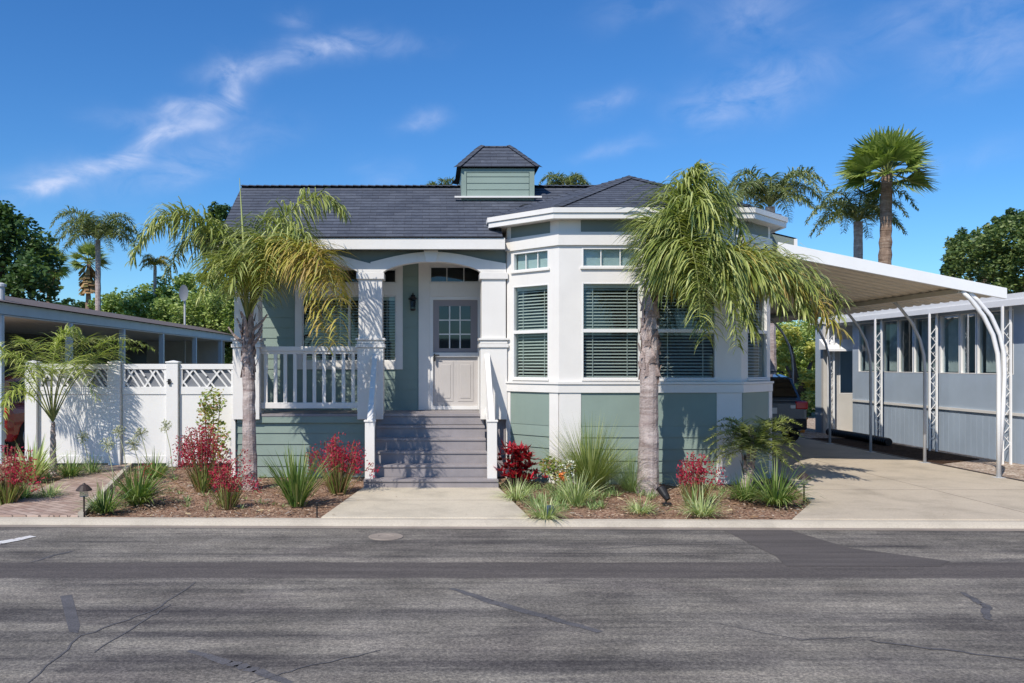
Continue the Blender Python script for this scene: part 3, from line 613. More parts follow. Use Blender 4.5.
# porch lamp
D = MB(); lx, ly = P(413,300,15.76).x, 15.72; D.box(lx-.04,lx+.04,ly+.05,ly+.07,2.98,3.2); D.tube([(lx,ly+.06,3.2),(lx,ly,3.22),(lx,ly-.06,3.18)],.012); D.lathe([(.02,3.18),(.075,3.13),(.085,3.115),(.08,3.11)],(lx,ly-.06,0),8); D.lathe([(.05,2.93),(.06,2.935),(.03,2.90)],(lx,ly-.06,0),8)
for a in range(4): D.bar((lx+.07*math.cos(a*1.57+.8),ly-.06+.07*math.sin(a*1.57+.8),3.12),(lx+.05*math.cos(a*1.57+.8),ly-.06+.05*math.sin(a*1.57+.8),2.93),.008)
lamp = D.build('porch_lamp', M['black'], H); D = MB(); D.lathe([(.045,2.94),(.066,3.11)],(lx,ly-.06,0),8); D.build('lamp_glass', M['glass'], lamp)
# porch floor & ceiling & skirt
D = MB()
for i in range(9): D.box(-3.32,1.25,14.59+i*.136,14.59+i*.136+.13,1.04,1.08)
D.build('porch_floor', M['step'], H)
D = MB(); D.box(-3.3,-.98,14.60,14.66,.93,1.038); D.build('floor_beam', M['sage'], H)
D = MB(); D.box(-3.35,1.29,14.66,PW,3.86,3.90); D.build('porch_ceiling', M['white'], H)
TS, lS = frame(-3.33, 14.66, -.98, 14.66)
D = MB(TS); lap(D, .0, lS, 0, .935, .188, 0, .02); D.build('siding', M['sage'], H, norm=False)
TS2, l2 = frame(-3.33, PW, -3.33, 14.66); D = MB(TS2); lap(D, 0, l2, 0, 1.04, .188, 0, .02); D.build('siding', M['sage'], H, norm=False)
D = MB(); D.box(-3.40,-3.33,14.60,14.68,0,1.08); D.build('corner_board', M['white'], H)
D = MB(); D.box(-1.0,1.29,14.68,14.72,0,1.0); D.build('riser_board', M['step'], H)
# columns
def column(x0, x1):
    y0, y1 = 14.56, 14.56+(x1-x0)*.9; c = MB()
    c.box(x0,x1,y0,y1,1.0,3.48)
    col = c.build('column', M['white'], H, bev=.006)
    c = MB(); c.box(x0-.035,x1+.035,y0-.035,y1+.03,3.37,3.48); c.build('capital', M['white'], col, bev=.005)
    c = MB(); c.box(x0-.045,x1+.045,y0-.045,y1+.04,2.21,2.27); c.box(x0-.025,x1+.025,y0-.025,y1+.02,2.275,2.33); c.box(x0-.05,x1+.05,y0-.05,y1+.04,2.335,2.37); c.build('moulding', M['white'], col, bev=.004)
    c = MB(); c.box(x0-.02,x1+.02,y0-.02,y1+.02,.99,2.205); c.build('pedestal', M['white'], col, bev=.005)
cols = [(-3.34,-2.93),(-1.23,-.83),(.86,1.27)]
for a, b in cols: column(a, b)
# arched beam
def arch(xa, xb):
    n = 20; c = (xa+xb)/2; hw = (xb-xa)/2+.0
    zlo = lambda x: 3.485+.19*(1-((x-c)/hw)**2)**.75 if abs(x-c) < hw else 3.485
    return zlo
def beam(xa, xb, key):
    zlo = arch(xa, xb); c = (xa+xb)/2; n = 24; X0, X1 = xa-.2, xb+.2
    X0 = max(X0,-3.34); X1 = X1+.22 if key else X1; xs = [X0]+[xa+(xb-xa)*i/n for i in range(n+1)]+[X1]
    top = lambda x: 3.64+.20*max(0, math.cos((x-c)/(X1-X0)*math.pi*1.0))**1.1
    g_ = MB(); w_ = MB()
    for i in range(len(xs)-1):
        a, b = xs[i], xs[i+1]; za, zb = zlo(a), zlo(b)
        q = [(a,14.60,za),(b,14.60,zb),(b,14.60,top(b)),(a,14.60,top(a))]
        w_.face(q); w_.face([(x,14.78,z) for x,_,z in q]); w_.face([q[0],q[1],(b,14.78,zb),(a,14.78,za)]); w_.face([q[3],q[2],(b,14.64,top(b)),(a,14.64,top(a))])
        g_.face([(a,14.64,top(a)-.02),(b,14.64,top(b)-.02),(b,14.64,3.87),(a,14.64,3.87)]); g_.face([(a,14.76,za+.03),(b,14.76,zb+.03),(b,14.76,3.87),(a,14.76,3.87)])
    ar = w_.build('arch', M['white'], H, norm=False); g_.build('spandrel', M['sage_dark'], ar, norm=False)
    if key: k_ = MB(); k_.extr([(c-.10,3.66),(c+.07,3.66),(c+.11,3.86),(c-.14,3.86)],14.54,14.605); k_.build('keystone', M['white'], ar, bev=.004)
beam(-2.93,-1.23,False); beam(-.83,.86,True)
b_ = MB(); b_.box(-3.34,-3.20,14.78,PW,3.5,3.86); b_.build('beam', M['white'], H)
# porch railing
def railing(x0, x1, y):
    m_ = MB(); m_.box(x0,x1,y-.03,y+.03,2.10,2.15); m_.box(x0,x1,y-.055,y+.055,2.15,2.23); m_.box(x0,x1,y-.035,y+.035,1.17,1.27)
    r_ = m_.build('railing', M['white'], H, bev=.006); n = int((x1-x0)/.152)
    for i in range(n):
        x = x0+(x1-x0)*(i+.5)/n; m_ = MB(); m_.box(x-.03,x+.03,y-.02,y+.02,1.27,2.10); m_.build('baluster', M['white'], r_, bev=.003)
railing(-2.93+.02, -1.23-.02, 14.70)
m_ = MB(); m_.box(-3.30,-3.24,14.95,PW,2.12,2.22); m_.box(-3.3,-3.24,14.95,PW,1.18,1.26); m_.box(-3.295,-3.245,14.95,15.0,1.26,2.12)
r_ = m_.build('railing', M['white'], H)
for i in range(5): y = 15.05+.15*i; m_ = MB(); m_.box(-3.285,-3.255,y-.02,y+.02,1.26,2.12); m_.build('baluster', M['white'], r_)
# steps
st = [(13.2,.15),(13.5,.336),(13.78,.522),(14.06,.708),(14.33,.894)]
stp = MB(); stp.box(-1.04,1.04,13.22,14.0,0,.125); sts = stp.build('porch_steps', M['step'], H)
for i, (y, z) in enumerate(st):
    hw = 1.04 if i == 0 else .90; yb = 14.62
    t = MB(); t.box(-hw,hw,y-.0,y+.145,z-.035,z); t.box(-hw,hw,y+.15,y+.30 if i < 4 else 14.585,z-.035,z); t.build('tread', M['step'], sts, bev=.004)
    if i: t = MB(); t.box(-hw,hw,y+.02,y+.045,z-.186,z-.036); t.build('riser', M['step'], sts)
t = MB(); t.box(-.9,.9,14.61,14.635,.9,1.035); t.build('riser', M['step'], sts)
# stair rails
for s in (-1,1):
    x = s*.95; m_ = MB(); m_.box(x-.075,x+.075,13.30,13.42,.15,1.03); m_.box(x-.09,x+.09,13.285,13.435,1.03,1.06)
    nw_ = m_.build('stair_rail', M['white'], H, bev=.006)
    m_ = MB(); m_.bar((x,13.36,1.02),(x,14.56,2.08),.09,.06); m_.build('handrail', M['white'], nw_, bev=.005)
    m_ = MB(); m_.bar((x,13.40,.30),(x,14.58,1.16),.05,.09); m_.build('stringer', M['white'], nw_)
    for i in range(7):
        y = 13.53+i*.15; f = (y-13.36)/1.2; m_ = MB(); m_.box(x-.02,x+.02,y-.02,y+.02,.28+f*.86,1.0+f*1.06); m_.build('baluster', M['white'], nw_)
# cupola
cy0 = 15.64; cxm = (497.8-CX)*cy0/F; cw = .665
cb = MB(); cb.box(cxm-cw,cxm+cw,cy0,cy0+1.33,4.7,5.50); cup = cb.build('cupola', M['sage'], H)
Tc, lc = frame(cxm-cw, cy0, cxm+cw, cy0); s = MB(Tc); lap(s, .1, lc-.1, 4.99, 5.46, .118, .004, .014); s.build('siding', M['sage'], cup, norm=False)
s = MB(Tc); s.box(0,.09,.003,.025,4.99,5.48); s.box(lc-.09,lc,.003,.025,4.99,5.48); s.box(.09,lc-.09,.003,.022,5.42,5.48); s.build('corner_board', M['sage'], cup)
s = MB(); s.box(cxm-.79,cxm+.79,cy0-.10,cy0-.02,4.945,4.975); s.build('flashing', M['white'], cup)
cr = MB(); ez, tz, eo = 5.51, 6.05, .75; ym = cy0+.665
a_ = [Vector((cxm-eo,ym-eo,ez)),Vector((cxm+eo,ym-eo,ez)),Vector((cxm+eo,ym+eo,ez)),Vector((cxm-eo,ym+eo,ez))]; t_ = [Vector((cxm-.28,ym-.1,tz)),Vector((cxm+.28,ym-.1,tz)),Vector((cxm+.28,ym+.1,tz)),Vector((cxm-.28,ym+.1,tz))]
for i in range(4): roofface(cr, [a_[i],a_[(i+1)%4],t_[(i+1)%4],t_[i]])
cr.face([*t_],[(0,0)]*4); cr.face(a_[::-1],[(0,0)]*4)
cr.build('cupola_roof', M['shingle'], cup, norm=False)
for i in range(4): ridge(a_[i], t_[i], .08, 'ridge_cap', cup)
ridge(t_[0]+Vector((0,.1,0)), t_[1]+Vector((0,.1,0)), .16, 'ridge_cap', cup)
v_ = MB(); vp = P(524,204,15.3); v_.lathe([(.10,0),(.10,.05),(.12,.05),(.12,.08),(.05,.11)],(vp.x,14.95,4.60),12); v_.build('roof_vent', M['black'], H)

# ------------------------------------------------------------------ carport
K = empty('carport', (9.55,14.4,0), 'white edged metal carport roof on curved posts, sloping down beside the bay', 'carport')
cs, cz = (5.85, 3.86), (9.62, 3.12); Y0, Y9 = 14.4, 27.0
zc = lambda x: cz[1]+(cs[1]-cz[1])*(9.62-x)/(9.62-5.85)
k = MB(); y = Y0; pr = []
while y < Y9: pr += [(y,0),(y+.15,0),(y+.18,.03),(y+.27,.03),(y+.30,0)]; y += .30
for i in range(len(pr)-1):
    (ya,ha),(yb,hb) = pr[i],pr[i+1]
    if yb-ya < 1e-6: continue
    for t in (0,.05):
        k.face([(cs[0],ya,zc(cs[0])+ha-.05+t*.1),(9.60,ya,zc(9.6)+ha-.05+t*.1),(9.60,yb,zc(9.6)+hb-.05+t*.1),(cs[0],yb,zc(cs[0])+hb-.05+t*.1)])
k.build('roof_sheet', M['soffit'], K, norm=False)
k = MB(); k.extr([(cs[0]-.05,zc(cs[0]-.05)+.10),(9.63,zc(9.63)+.08),(9.63,zc(9.63)-.10),(cs[0]-.05,zc(cs[0]-.05)-.12)],Y0-.06,Y0); k.build('fascia', M['roofwhite'], K, bev=.004)
k = MB(); k.box(9.60,9.64,Y0,Y9,zc(9.6)-.03,zc(9.6)+.07); k.build('gutter', M['roofwhite'], K)
k = MB(); k.box(8.86,8.94,Y0+.02,Y9,zc(8.9)-.14,zc(8.9)-.06); k.build('purlin', M['soffit'], K)
for i, Y in enumerate([14.4,16.56,18.6,20.5,22.6,24.7]):
    xb = 9.53; pts = [(xb,Y,.0),(xb,Y,1.2),(xb,Y,1.75),(xb-.02,Y,2.1),(xb-.10,Y,2.42),(xb-.26,Y,2.74),(xb-.48,Y,3.02),(xb-.62,Y,zc(8.9)-.10)]
    k = MB(); k.tube(pts, .036 if i == 0 else .030, 8); 
    if i == 0: k.tube([(p[0]+.11*min(1,p[2]/1.5), p[1]+.02, p[2]) for p in pts[:3]]+[(xb+.10,Y+.02,2.1),(xb+.03,Y+.02,2.42),(xb-.12,Y+.02,2.74),(xb-.34,Y+.02,3.0),(xb-.5,Y+.02,zc(9.03)-.08)], .034, 8)
    pst = k.build('post', M['roofwhite'] if i == 0 else M['galv'], K, smooth=True)
    k = MB(); k.box(xb-.09,xb+.09,Y-.08,Y+.08,.015,.03); k.build('base_plate', M['galv'], pst)

# ------------------------------------------------------------------ neighbour house on the right
NB = empty('mobile_home', (12,18,0), 'blue grey mobile home with a strip of windows and lattice posts beside the driveway', 'house')
NX = 11.3; TN, lN = frame(NX, 23.0, NX, 10.0)   # s from far end to near end
sz = lambda Y: 23.0-Y
wops = []; edges = [22.75,21.6,20.55,19.6,18.75,17.95,17.45,16.65]
panes = [(22.6,21.5),(21.25,20.15),(20.1,19.15),(18.95,18.15),(18.12,17.55),(17.52,16.9),(16.87,16.35),(15.9,14.2),(13.5,12.0)]
bd_ = [22.7,21.5,20.75,20.1,19.06,18.33,17.77,16.9,16.62]; panes = [(bd_[i_]-.02,bd_[i_+1]+.02) for i_ in range(8)]+[(15.8,14.2),(13.5,12.0)]
wops = [(sz(a),sz(b),1.72,3.0) for a, b in panes]
w = MB(TN); openwall(w, 0, lN, .95, 3.1, .12, wops); w.build('wall', M['nb_wall'], NB)
for i, (a, b, c_, d) in enumerate(wops):
    win_ = window(TN, a, b, c_, d, NB, blinds=False)
    if i in (0,1,3,4,6,8,9):
        cu = MB(TN); n = 14
        for q in range(n): x = a+.04+(b-a-.08)*q/n; x2 = a+.04+(b-a-.08)*(q+1)/n; cu.face([(x,-.16-(q%2)*.04,c_+.04),(x2,-.16-((q+1)%2)*.04,c_+.04),(x2,-.16-((q+1)%2)*.04,d-.04),(x,-.16-(q%2)*.04,d-.04)])
        cu.build('curtain', M['curtain'], win_, norm=False)
w = MB(); w.box(12.3,12.35,10,23,.9,3.1); w.build('interior_wall', M['cream'], NB)
s = MB(TN); x = 0
while x < lN: s.box(x+.004,min(lN,x+.19),-.03,.0,0,.94); s.box(x-.002,x+.004,-.03,-.012,0,.94); x += .194
s.build('skirting', M['nb_wall'], NB)
s = MB(TN); s.box(0,lN,.003,.03,.93,.985); s.build('trim', M['white'], NB)
s = MB(); s.box(10.93,11.0,9.5,23.8,3.03,3.14); s.build('gutter', M['roofwhite'], NB); s = MB(); s.box(10.96,11.04,9.5,23.8,3.145,3.26); s.build('fascia', M['roofwhite'], NB)
s = MB(); s.face([(10.96,9.5,3.26),(10.96,23.8,3.26),(14,23.8,3.62),(14,9.5,3.62)]); s.face([(11.0,9.5,3.09),(11.0,23.8,3.09),(12.5,23.8,3.09),(12.5,9.5,3.09)]); s.face([(10.96,23.8,3.26),(14,23.8,3.62),(14,23.8,3.0),(10.96,23.8,3.0)]); s.build('roof', M['roofwhite'], NB, norm=False)
s = MB(); s.box(11.36,14,22.9,23.0,0,3.1); s.build('wall', M['nb_wall'], NB)
for Y in (16.4,18.8,21.1,23.6):
    x = 11.0; l_ = MB(); l_.box(x-.02,x+.02,Y-.095,Y-.06,0.01,3.03); l_.box(x-.02,x+.02,Y+.06,Y+.095,0.01,3.03)
    l_.v = [Vector((x+(v.y-Y), Y+(v.x-x), v.z)) for v in l_.v]
    z = .25; sg = 1
    while z < 2.7: l_.bar((x-.065*sg,Y,z),(x+.065*sg,Y,z+.16),.011); l_.tube([(x,Y,z+.08),(x+.03,Y,z+.12),(x,Y,z+.15),(x-.03,Y,z+.12),(x,Y,z+.08)],.006,5); z += .165; sg = -sg
    l_.build('lattice_post', M['roofwhite'], NB)
# rear wing facing the street
TW, lW = frame(10.93, 23.9, 12.4, 23.9)
w = MB(TW); openwall(w, 0, lW, 0, 3.05, .12, [(.45,.95,1.1,2.35)]); w.build('wall', M['cream'], NB); window(TW, .45, .95, 1.1, 2.35, NB, blinds=False)
w = MB(); w.box(10.93,11.03,24.02,24.4,0,3.05); w.box(11.1,12.4,24.5,24.55,.2,3); w.build('wall', M['nb_wall'], NB)
w = MB(); w.face([(10.8,23.4,2.33),(12,23.4,2.33),(12,23.88,2.62),(10.8,23.88,2.62)]); w.face([(10.8,23.4,2.33),(10.8,23.88,2.62),(10.8,23.88,2.33)]); w.box(10.79,11.99,23.37,23.4,2.28,2.34); w.build('window_awning', M['roofwhite'], NB, norm=False)
w = MB(); w.box(10.85,14,23.85,24.6,3.05,3.2); w.build('roof', M['roofwhite'], NB)
# black corrugated pipe on the gravel
p = MB(); pts = []; rr = []
for i in range(60): t = i/59; pts.append((10.62+.05*math.sin(t*3), 19.9+3.0*t, .12+.0)); rr.append(.085+.012*(i%2))
p.tube(pts, rr, 12); tag(p.build('drain_pipe', M['black'], loc=(10.65,21.4,.03)), 'black corrugated drain pipe lying on the gravel beside the mobile home', 'pipe')

# ------------------------------------------------------------------ left neighbour carport and house
Q = empty('neighbour_house', (-9.5,20,0), 'low house with grey trimmed carport and brown shingle roof behind the white fence', 'house')
s = MB(); s.box(-8.40,-8.30,16.35,38,2.90,3.12); s.build('beam', M['trim_grey'], Q)
s = MB(); s.box(-13,-8.28,16.15,16.2,2.84,3.12); s.build('fascia', M['trim_grey'], Q)
s = MB(); s.face([(-8.2,16.1,3.13),(-8.2,38.2,3.13),(-9.8,38.2,3.50),(-9.8,17.0,3.50)]); s.face([(-8.2,16.1,3.13),(-9.8,17.0,3.50),(-14,17.0,3.50),(-14,16.1,3.13)]); s.face([(-9.8,17,3.5),(-9.8,38.2,3.5),(-14,38.2,3.5),(-14,17,3.5)]); s.build('roof', M['shingle2'], Q, norm=False)
s = MB(); s.box(-14,-8.3,16.2,38,2.86,2.89); s.build('carport_ceiling', M['cream'], Q)
for Y in (16.6,19.8,23.2,26.6,30.3,34.0):
    s = MB(); s.box(-8.42,-8.28,Y-.06,Y+.06,0,2.86); s.build('post', M['trim_grey'], Q, bev=.004)
s = MB(); T_, l_ = frame(-11.6,40,-11.6,17); 
T_, l_ = frame(-11.6,18,-11.6,40); openwall(s, 0, l_, 0, 2.86, .1, [(3,4.4,1.0,2.2),(9,10.6,1.0,2.2)])
for v in s.v: pass
s.build('wall', M['cream'], Q)
window(T_, 3, 4.4, 1.0, 2.2, Q, blinds=False); window(T_, 9, 10.6, 1.0, 2.2, Q, blinds=False)
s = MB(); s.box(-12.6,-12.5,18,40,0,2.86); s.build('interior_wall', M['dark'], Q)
s = MB(); s.box(-11.6,-8.45,35.0,35.1,0,2.86); s.build('rear_wall', M['cream'], Q)
s = MB(); c0 = P(2,296,17.2); s.lathe([(.07,0),(.07,.28),(.10,.28),(.10,.33),(.03,.36)],(-8.62,17.2,3.2),12); s.build('roof_vent', M['galv'], Q)

# ------------------------------------------------------------------ vehicles
def suv(name, body, label, loc, rz):
    """tail at y=0, nose at y=4.6, centred on x"""
    root = empty(name, (0,0,0), label, 'car')
    Lb = MB(); stn = [(0.0,.82,.42,.92,.98),(.06,.90,.36,.98,1.06),(.30,.92,.30,1.0,1.10),(1.2,.93,.28,1.0,1.08),(2.6,.93,.28,.98,1.05),(3.3,.92,.30,.96,1.02),(4.0,.90,.32,.86,.94),(4.45,.85,.36,.74,.80),(4.6,.70,.42,.62,.66)]
    rings = []
    for (y,w_,zb,zm,zt) in stn:
        rings.append([Lb.a(p) for p in ((-w_*.92,y,zb),(w_*.92,y,zb),(w_,y,zb+.14),(w_,y,zm-.12),(w_*.96,y,zm),(w_*.86,y,zt),(-w_*.86,y,zt),(-w_*.96,y,zm),(-w_,y,zm-.12),(-w_,y,zb+.14))])
    for i in range(len(rings)-1):
        for j in range(10): Lb.f.append([rings[i][j],rings[i][(j+1)%10],rings[i+1][(j+1)%10],rings[i+1][j]]); Lb.mi.append(0)
    Lb.f.append(rings[0][::-1]); Lb.f.append(rings[-1]); Lb.mi += [0,0]
    ob = Lb.build('body', body, root, smooth=False, bev=.03); 
    g = MB(); st2 = [(.05,.78,1.04,1.06),(.36,.68,1.05,1.60),(.8,.68,1.05,1.66),(1.9,.68,1.05,1.66),(2.5,.66,1.04,1.58),(3.25,.72,1.0,1.03)]
    rg = [[g.a(p) for p in ((-w_-.10,y,zb),(w_+.10,y,zb),(w_,y,zt-.04),(w_*.85,y,zt),(-w_*.85,y,zt),(-w_,y,zt-.04))] for (y,w_,zb,zt) in st2]
    for i in range(len(rg)-1):
        for j in range(6): g.f.append([rg[i][j],rg[i][(j+1)%6],rg[i+1][(j+1)%6],rg[i+1][j]]); g.mi.append(0)
    g.f.append(rg[0][::-1]); g.f.append(rg[-1]); g.mi += [0,0]
    g.build('cabin', body, root, bev=.02)
    def pan(nm, pts, m_=M['carglass'], par=root):
        q = MB(); q.face(pts); o = q.build(nm, m_, par, norm=False); sm = o.modifiers.new('thick','SOLIDIFY'); sm.thickness = .012; sm.offset = 0; return o
    rw = pan('rear_window', [(-.70,.075,1.12),(.70,.075,1.12),(.60,.315,1.55),(-.60,.315,1.55)], M['car_black'])
    pan('glass', [(-.68,.062,1.14),(.68,.062,1.14),(.58,.298,1.54),(-.58,.298,1.54)], M['carglass'], rw)
    pan('windscreen', [(-.72,3.05,1.12),(.72,3.05,1.12),(.60,2.55,1.56),(-.60,2.55,1.56)], M['car_black'])
    for s in (-1,1):
        for (a,b) in ((.55,1.25),(1.33,2.0),(2.08,2.6)): pan('side_window', [(s*.785,a,1.12),(s*.785,b,1.12),(s*.70,b-.02,1.54),(s*.70,a+.04,1.54)], M['car_black'])
        t = MB(); t.box(s*.62 if s > 0 else -.92, s*.92 if s > 0 else -.62, -.012, .14, .84, 1.03); t.build('tail_light', M['tail'], root, bev=.03)
        t = MB(); t.box(s*.50 if s > 0 else -.62, s*.62 if s > 0 else -.50, -.006, .05, .86, .94); t.build('reversing_light', M['plate'], root, bev=.01)
        t = MB(); t.box(s*.55 if s > 0 else -.85, s*.85 if s > 0 else -.55, 4.42,4.56,.62,.74); t.build('headlight', M['plate'], root, bev=.02)
        t = MB(); t.box(s*.93 if s > 0 else -1.08, s*1.08 if s > 0 else -.93, 2.62,2.76,1.08,1.22); t.build('door_mirror', body, root, bev=.03)
        t = MB(); t.tube([(s*.55,.55,1.67),(s*.55,.62,1.72),(s*.55,2.1,1.72),(s*.55,2.25,1.67)],.018); t.build('roof_rail', M['car_black'], root)
        for y in (.85,3.7):
            t = MB(); t.lathe([(.20,-.11),(.33,-.11),(.36,-.07),(.36,.07),(.33,.11),(.20,.11)],(s*.84,y,.36),24,'x'); wh = t.build('wheel', M['tyre'], root, smooth=False)
            t = MB(); t.lathe([(.05,.10),(.21,.115),(.22,.09),(.22,-.09),(.21,-.115)] if s > 0 else [(.21,.115),(.22,.09),(.22,-.09),(.21,-.115),(.05,-.10)],(s*.84,y,.36),24,'x'); t.build('rim', M['rim'], wh)
    t = MB(); t.box(-.88,.88,-.06,.10,.36,.62); t.build('bumper', M['car_black'] if body is M['blue_car'] else M['galv'], root, bev=.04)
    t = MB(); t.box(-.18,.18,-.022,0,.74,.88); t.build('number_plate', M['plate'], root)
    t = MB(); t.tube([(-.09,-.0,.95),(0,-.03,.955),(.09,0,.95)],.014); t.build('tailgate_handle', M['car_black'], root)
    root.location = loc; root.rotation_euler = (0,0,rz); return root
suv('parked_car', M['blue_car'], 'dark blue estate car parked tail out under the white carport', (8.0,20.3,.016), R(-1))
suv('parked_car', M['red_car'], 'red car parked at left edge behind the white fence', (-9.62,17.6,.01), R(0))

# ------------------------------------------------------------------ white fence
FN = empty('vinyl_fence', (-5.5,16.2,0), 'white vinyl privacy fence and gate with diagonal lattice top', 'fence')
fy = 16.2; fx = lambda px: (px-CX)*fy/F
for px in (33,116,173.5,240):
    x = fx(px); p = MB(); p.box(x-.11,x+.11,fy-.10,fy+.10,0,1.95); p.box(x-.125,x+.125,fy-.115,fy+.115,1.95,1.975)
    q = [p.a((x+a,fy+b,1.975)) for a,b in ((-.11,-.1),(.11,-.1),(.11,.1),(-.11,.1))]; t = p.a((x,fy,2.0))
    for i in range(4): p.f.append([q[i],q[(i+1)%4],t]); p.mi.append(0)
    p.build('post', M['white2'], FN, bev=.006)
for (pa, pb) in ((39,110),(123,167),(180,234)):
    a, b = fx(pa), fx(pb); p = MB()
    p.box(a,b,fy-.03,fy+.03,.06,.20); p.box(a,b,fy-.03,fy+.03,1.36,1.50); p.box(a,b,fy-.035,fy+.035,1.83,1.93)
    x = a
    p.box(a,b,fy-.012,fy+.012,.2,1.36)
    pn = p.build('panel', M['white2'], FN, bev=.003)
    p = MB(); w_ = b-a; p.box(a,a+.05,fy-.02,fy+.02,1.5,1.83); p.box(b-.05,b,fy-.02,fy+.02,1.5,1.83)
    nseg = max(2, round(w_/.50)); sg = w_/nseg
    for i in range(nseg):
        u = a+i*sg; m_ = sg/2
        p.bar((u,fy,1.50),(u+m_,fy+.002,1.83),.03,.03); p.bar((u+sg,fy+.003,1.50),(u+m_,fy,1.83),.03,.03)
        p.bar((u+.01,fy+.004,1.66),(u+m_*.55,fy+.004,1.50),.03,.03); p.bar((u+m_,fy-.003,1.66),(u+m_*1.5,fy-.003,1.50),.03,.03); p.bar((u+m_*.45,fy-.004,1.83),(u+m_,fy-.004,1.66),.03,.03); p.bar((u+sg,fy-.004,1.70),(u+m_*1.55,fy-.004,1.83),.03,.03)
    p.build('lattice', M['white2'], pn)
    p = MB(); p.box(a+.05,b-.05,fy+.024,fy+.03,1.5,1.83); p.build('lattice_backing', M['lat'], pn)
p = MB(); x = fx(171); p.box(x-.02,x+.02,fy-.14,fy-.10,1.55,1.65); p.tube([(x-.04,fy-.13,1.6),(x+.05,fy-.13,1.6)],.01); p.build('latch', M['black'], FN)

# ------------------------------------------------------------------ plants
def bez(p, n):
    out = []
    for i in range(n+1):
        t = i/n; u = 1-t; out.append(p[0]*u**3+p[1]*3*u*u*t+p[2]*3*u*t*t+p[3]*t**3)
    return out
def frond(mb, ctrl, nl=70, ll=.6, lw=.022, grav=1.0, start=.14, rad=.02, plum=.5, leafm=0, stemm=1, stiff=3, tipf=.7):
    pts = bez([Vector(c) for c in ctrl], 26); mb.cur = stemm
    mb.tube(pts, [rad*(1-i/26*.85) for i in range(27)], 5, cap=False); mb.cur = leafm
    for k in range(nl):
        t = start+(1-start)*(k+random.random()*.6)/nl; f = t*26; i = min(25,int(f)); p = pts[i].lerp(pts[i+1], f-i)
        tan = (pts[i+1]-pts[i]).normalized(); side = tan.cross(Vector((0,0,1)))
        if side.length < .15: side = Vector((1,0,0))
        side.normalize(); upv = side.cross(tan).normalized()
        q = (t-start)/(1-start); prof = (.45+.55*math.sin(math.pi*min(1,q*1.15+.12)))*(1 if q < .75 else 1-(q-.75)*4*(1-tipf))
        for s in (1,-1):
            ang = random.uniform(-plum,plum)*1.3+.15; d = (side*s*math.cos(ang)+upv*math.sin(ang)).normalized()*.85+tan*random.uniform(.05,.55); d.normalize()
            l = ll*prof*random.uniform(.75,1.1); seg = stiff; w = lw*random.uniform(.7,1.15); g_ = grav*random.uniform(.7,1.3)
            c = p.copy(); wid = d.cross(Vector((random.uniform(-.4,.4),random.uniform(-.4,.4),1))); 
            if wid.length < .1: wid = tan.copy()
            wid.normalize(); prev = None
            for j in range(seg+1):
                ww = w*(.6 if j == 0 else 1 if j < seg-.5 and j < 2 else .75 if j < seg else .08)
                cur = (mb.a(c-wid*ww/2), mb.a(c+wid*ww/2))
                if prev: mb.f.append([prev[0],prev[1],cur[1],cur[0]]); mb.mi.append(mb.cur)
                prev = cur; c = c+d*l/seg; d = (d+Vector((0,0,-1))*g_*1.1/seg).normalized()
def curved_trunk(pts, rads, n=14, jit=.03, sub=8, ring=.0):
    m_ = MB(); P_ = []; R_ = []
    for i in range(len(pts)-1):
        for k in range(sub): t = k/sub; P_.append(Vector(pts[i]).lerp(Vector(pts[i+1]), t)+Vector((random.uniform(-.006,.006),random.uniform(-.006,.006),0))); R_.append((rads[i]*(1-t)+rads[i+1]*t)*(1+ring*(k%2)))
    P_.append(Vector(pts[-1])); R_.append(rads[-1]); m_.tube(P_, R_, n, True, jit); return m_
def boots(m_, base, top, r0, r1, n, l=.28):
    """old leaf bases wrapped round the trunk"""
    for k in range(n):
        t = k/n; p = Vector(base).lerp(Vector(top), t); r_ = r0*(1-t)+r1*t; a = k*2.4; d = Vector((math.cos(a),math.sin(a),0)); s = Vector((-d.y,d.x,0))
        w = r_*random.uniform(.8,1.1); q = p+d*r_*.96; z = Vector((0,0,1)); ll = l*random.uniform(.7,1.25)
        m_.face([q-s*w,q+s*w,q+s*w*.5+z*ll+d*.0,q-s*w*.5+z*ll+d*.0]); m_.face([q-s*w*.5+z*ll+d*.02,q+s*w*.5+z*ll+d*.02,q+s*w*.15+z*ll*1.5+d*.06,q-s*w*.15+z*ll*1.5+d*.06])
def palm(name, base, crown, r0, r1, fronds, label, group=None, leafs=('palm',), bootfrac=.35, **kw):
    root = empty(name, base, label, 'palm tree', group)
    b = Vector(base); c = Vector(crown); m_ = curved_trunk([b+Vector((0,0,-.05)), b+Vector((0,0,.15)), b.lerp(c,.4), b.lerp(c,.8), c], [r0*1.35, r0*1.12, r0*.95, r1*1.05, r1*.75], ring=.02)
    if bootfrac:
        m_.cur = 1; boots(m_, b.lerp(c,1-bootfrac), c, r1*1.06, r1*.85, 22, .22)
    m_.build('trunk', [M['palmbark'], M['fibre']], root, norm=False)
    for fr in fronds:
        ctrl, lk, kk = fr[0], fr[1], dict(kw); kk.update(fr[2] if len(fr) > 2 else {})
        fb = MB(); frond(fb, ctrl, **kk); fb.build('frond', [L[lk], M['stem']], root, norm=False)
    return root
def ctl(O, YO, pts, ys):
    return [O]+[P(px,py,YO+dy) for (px,py),dy in zip(pts,ys)]
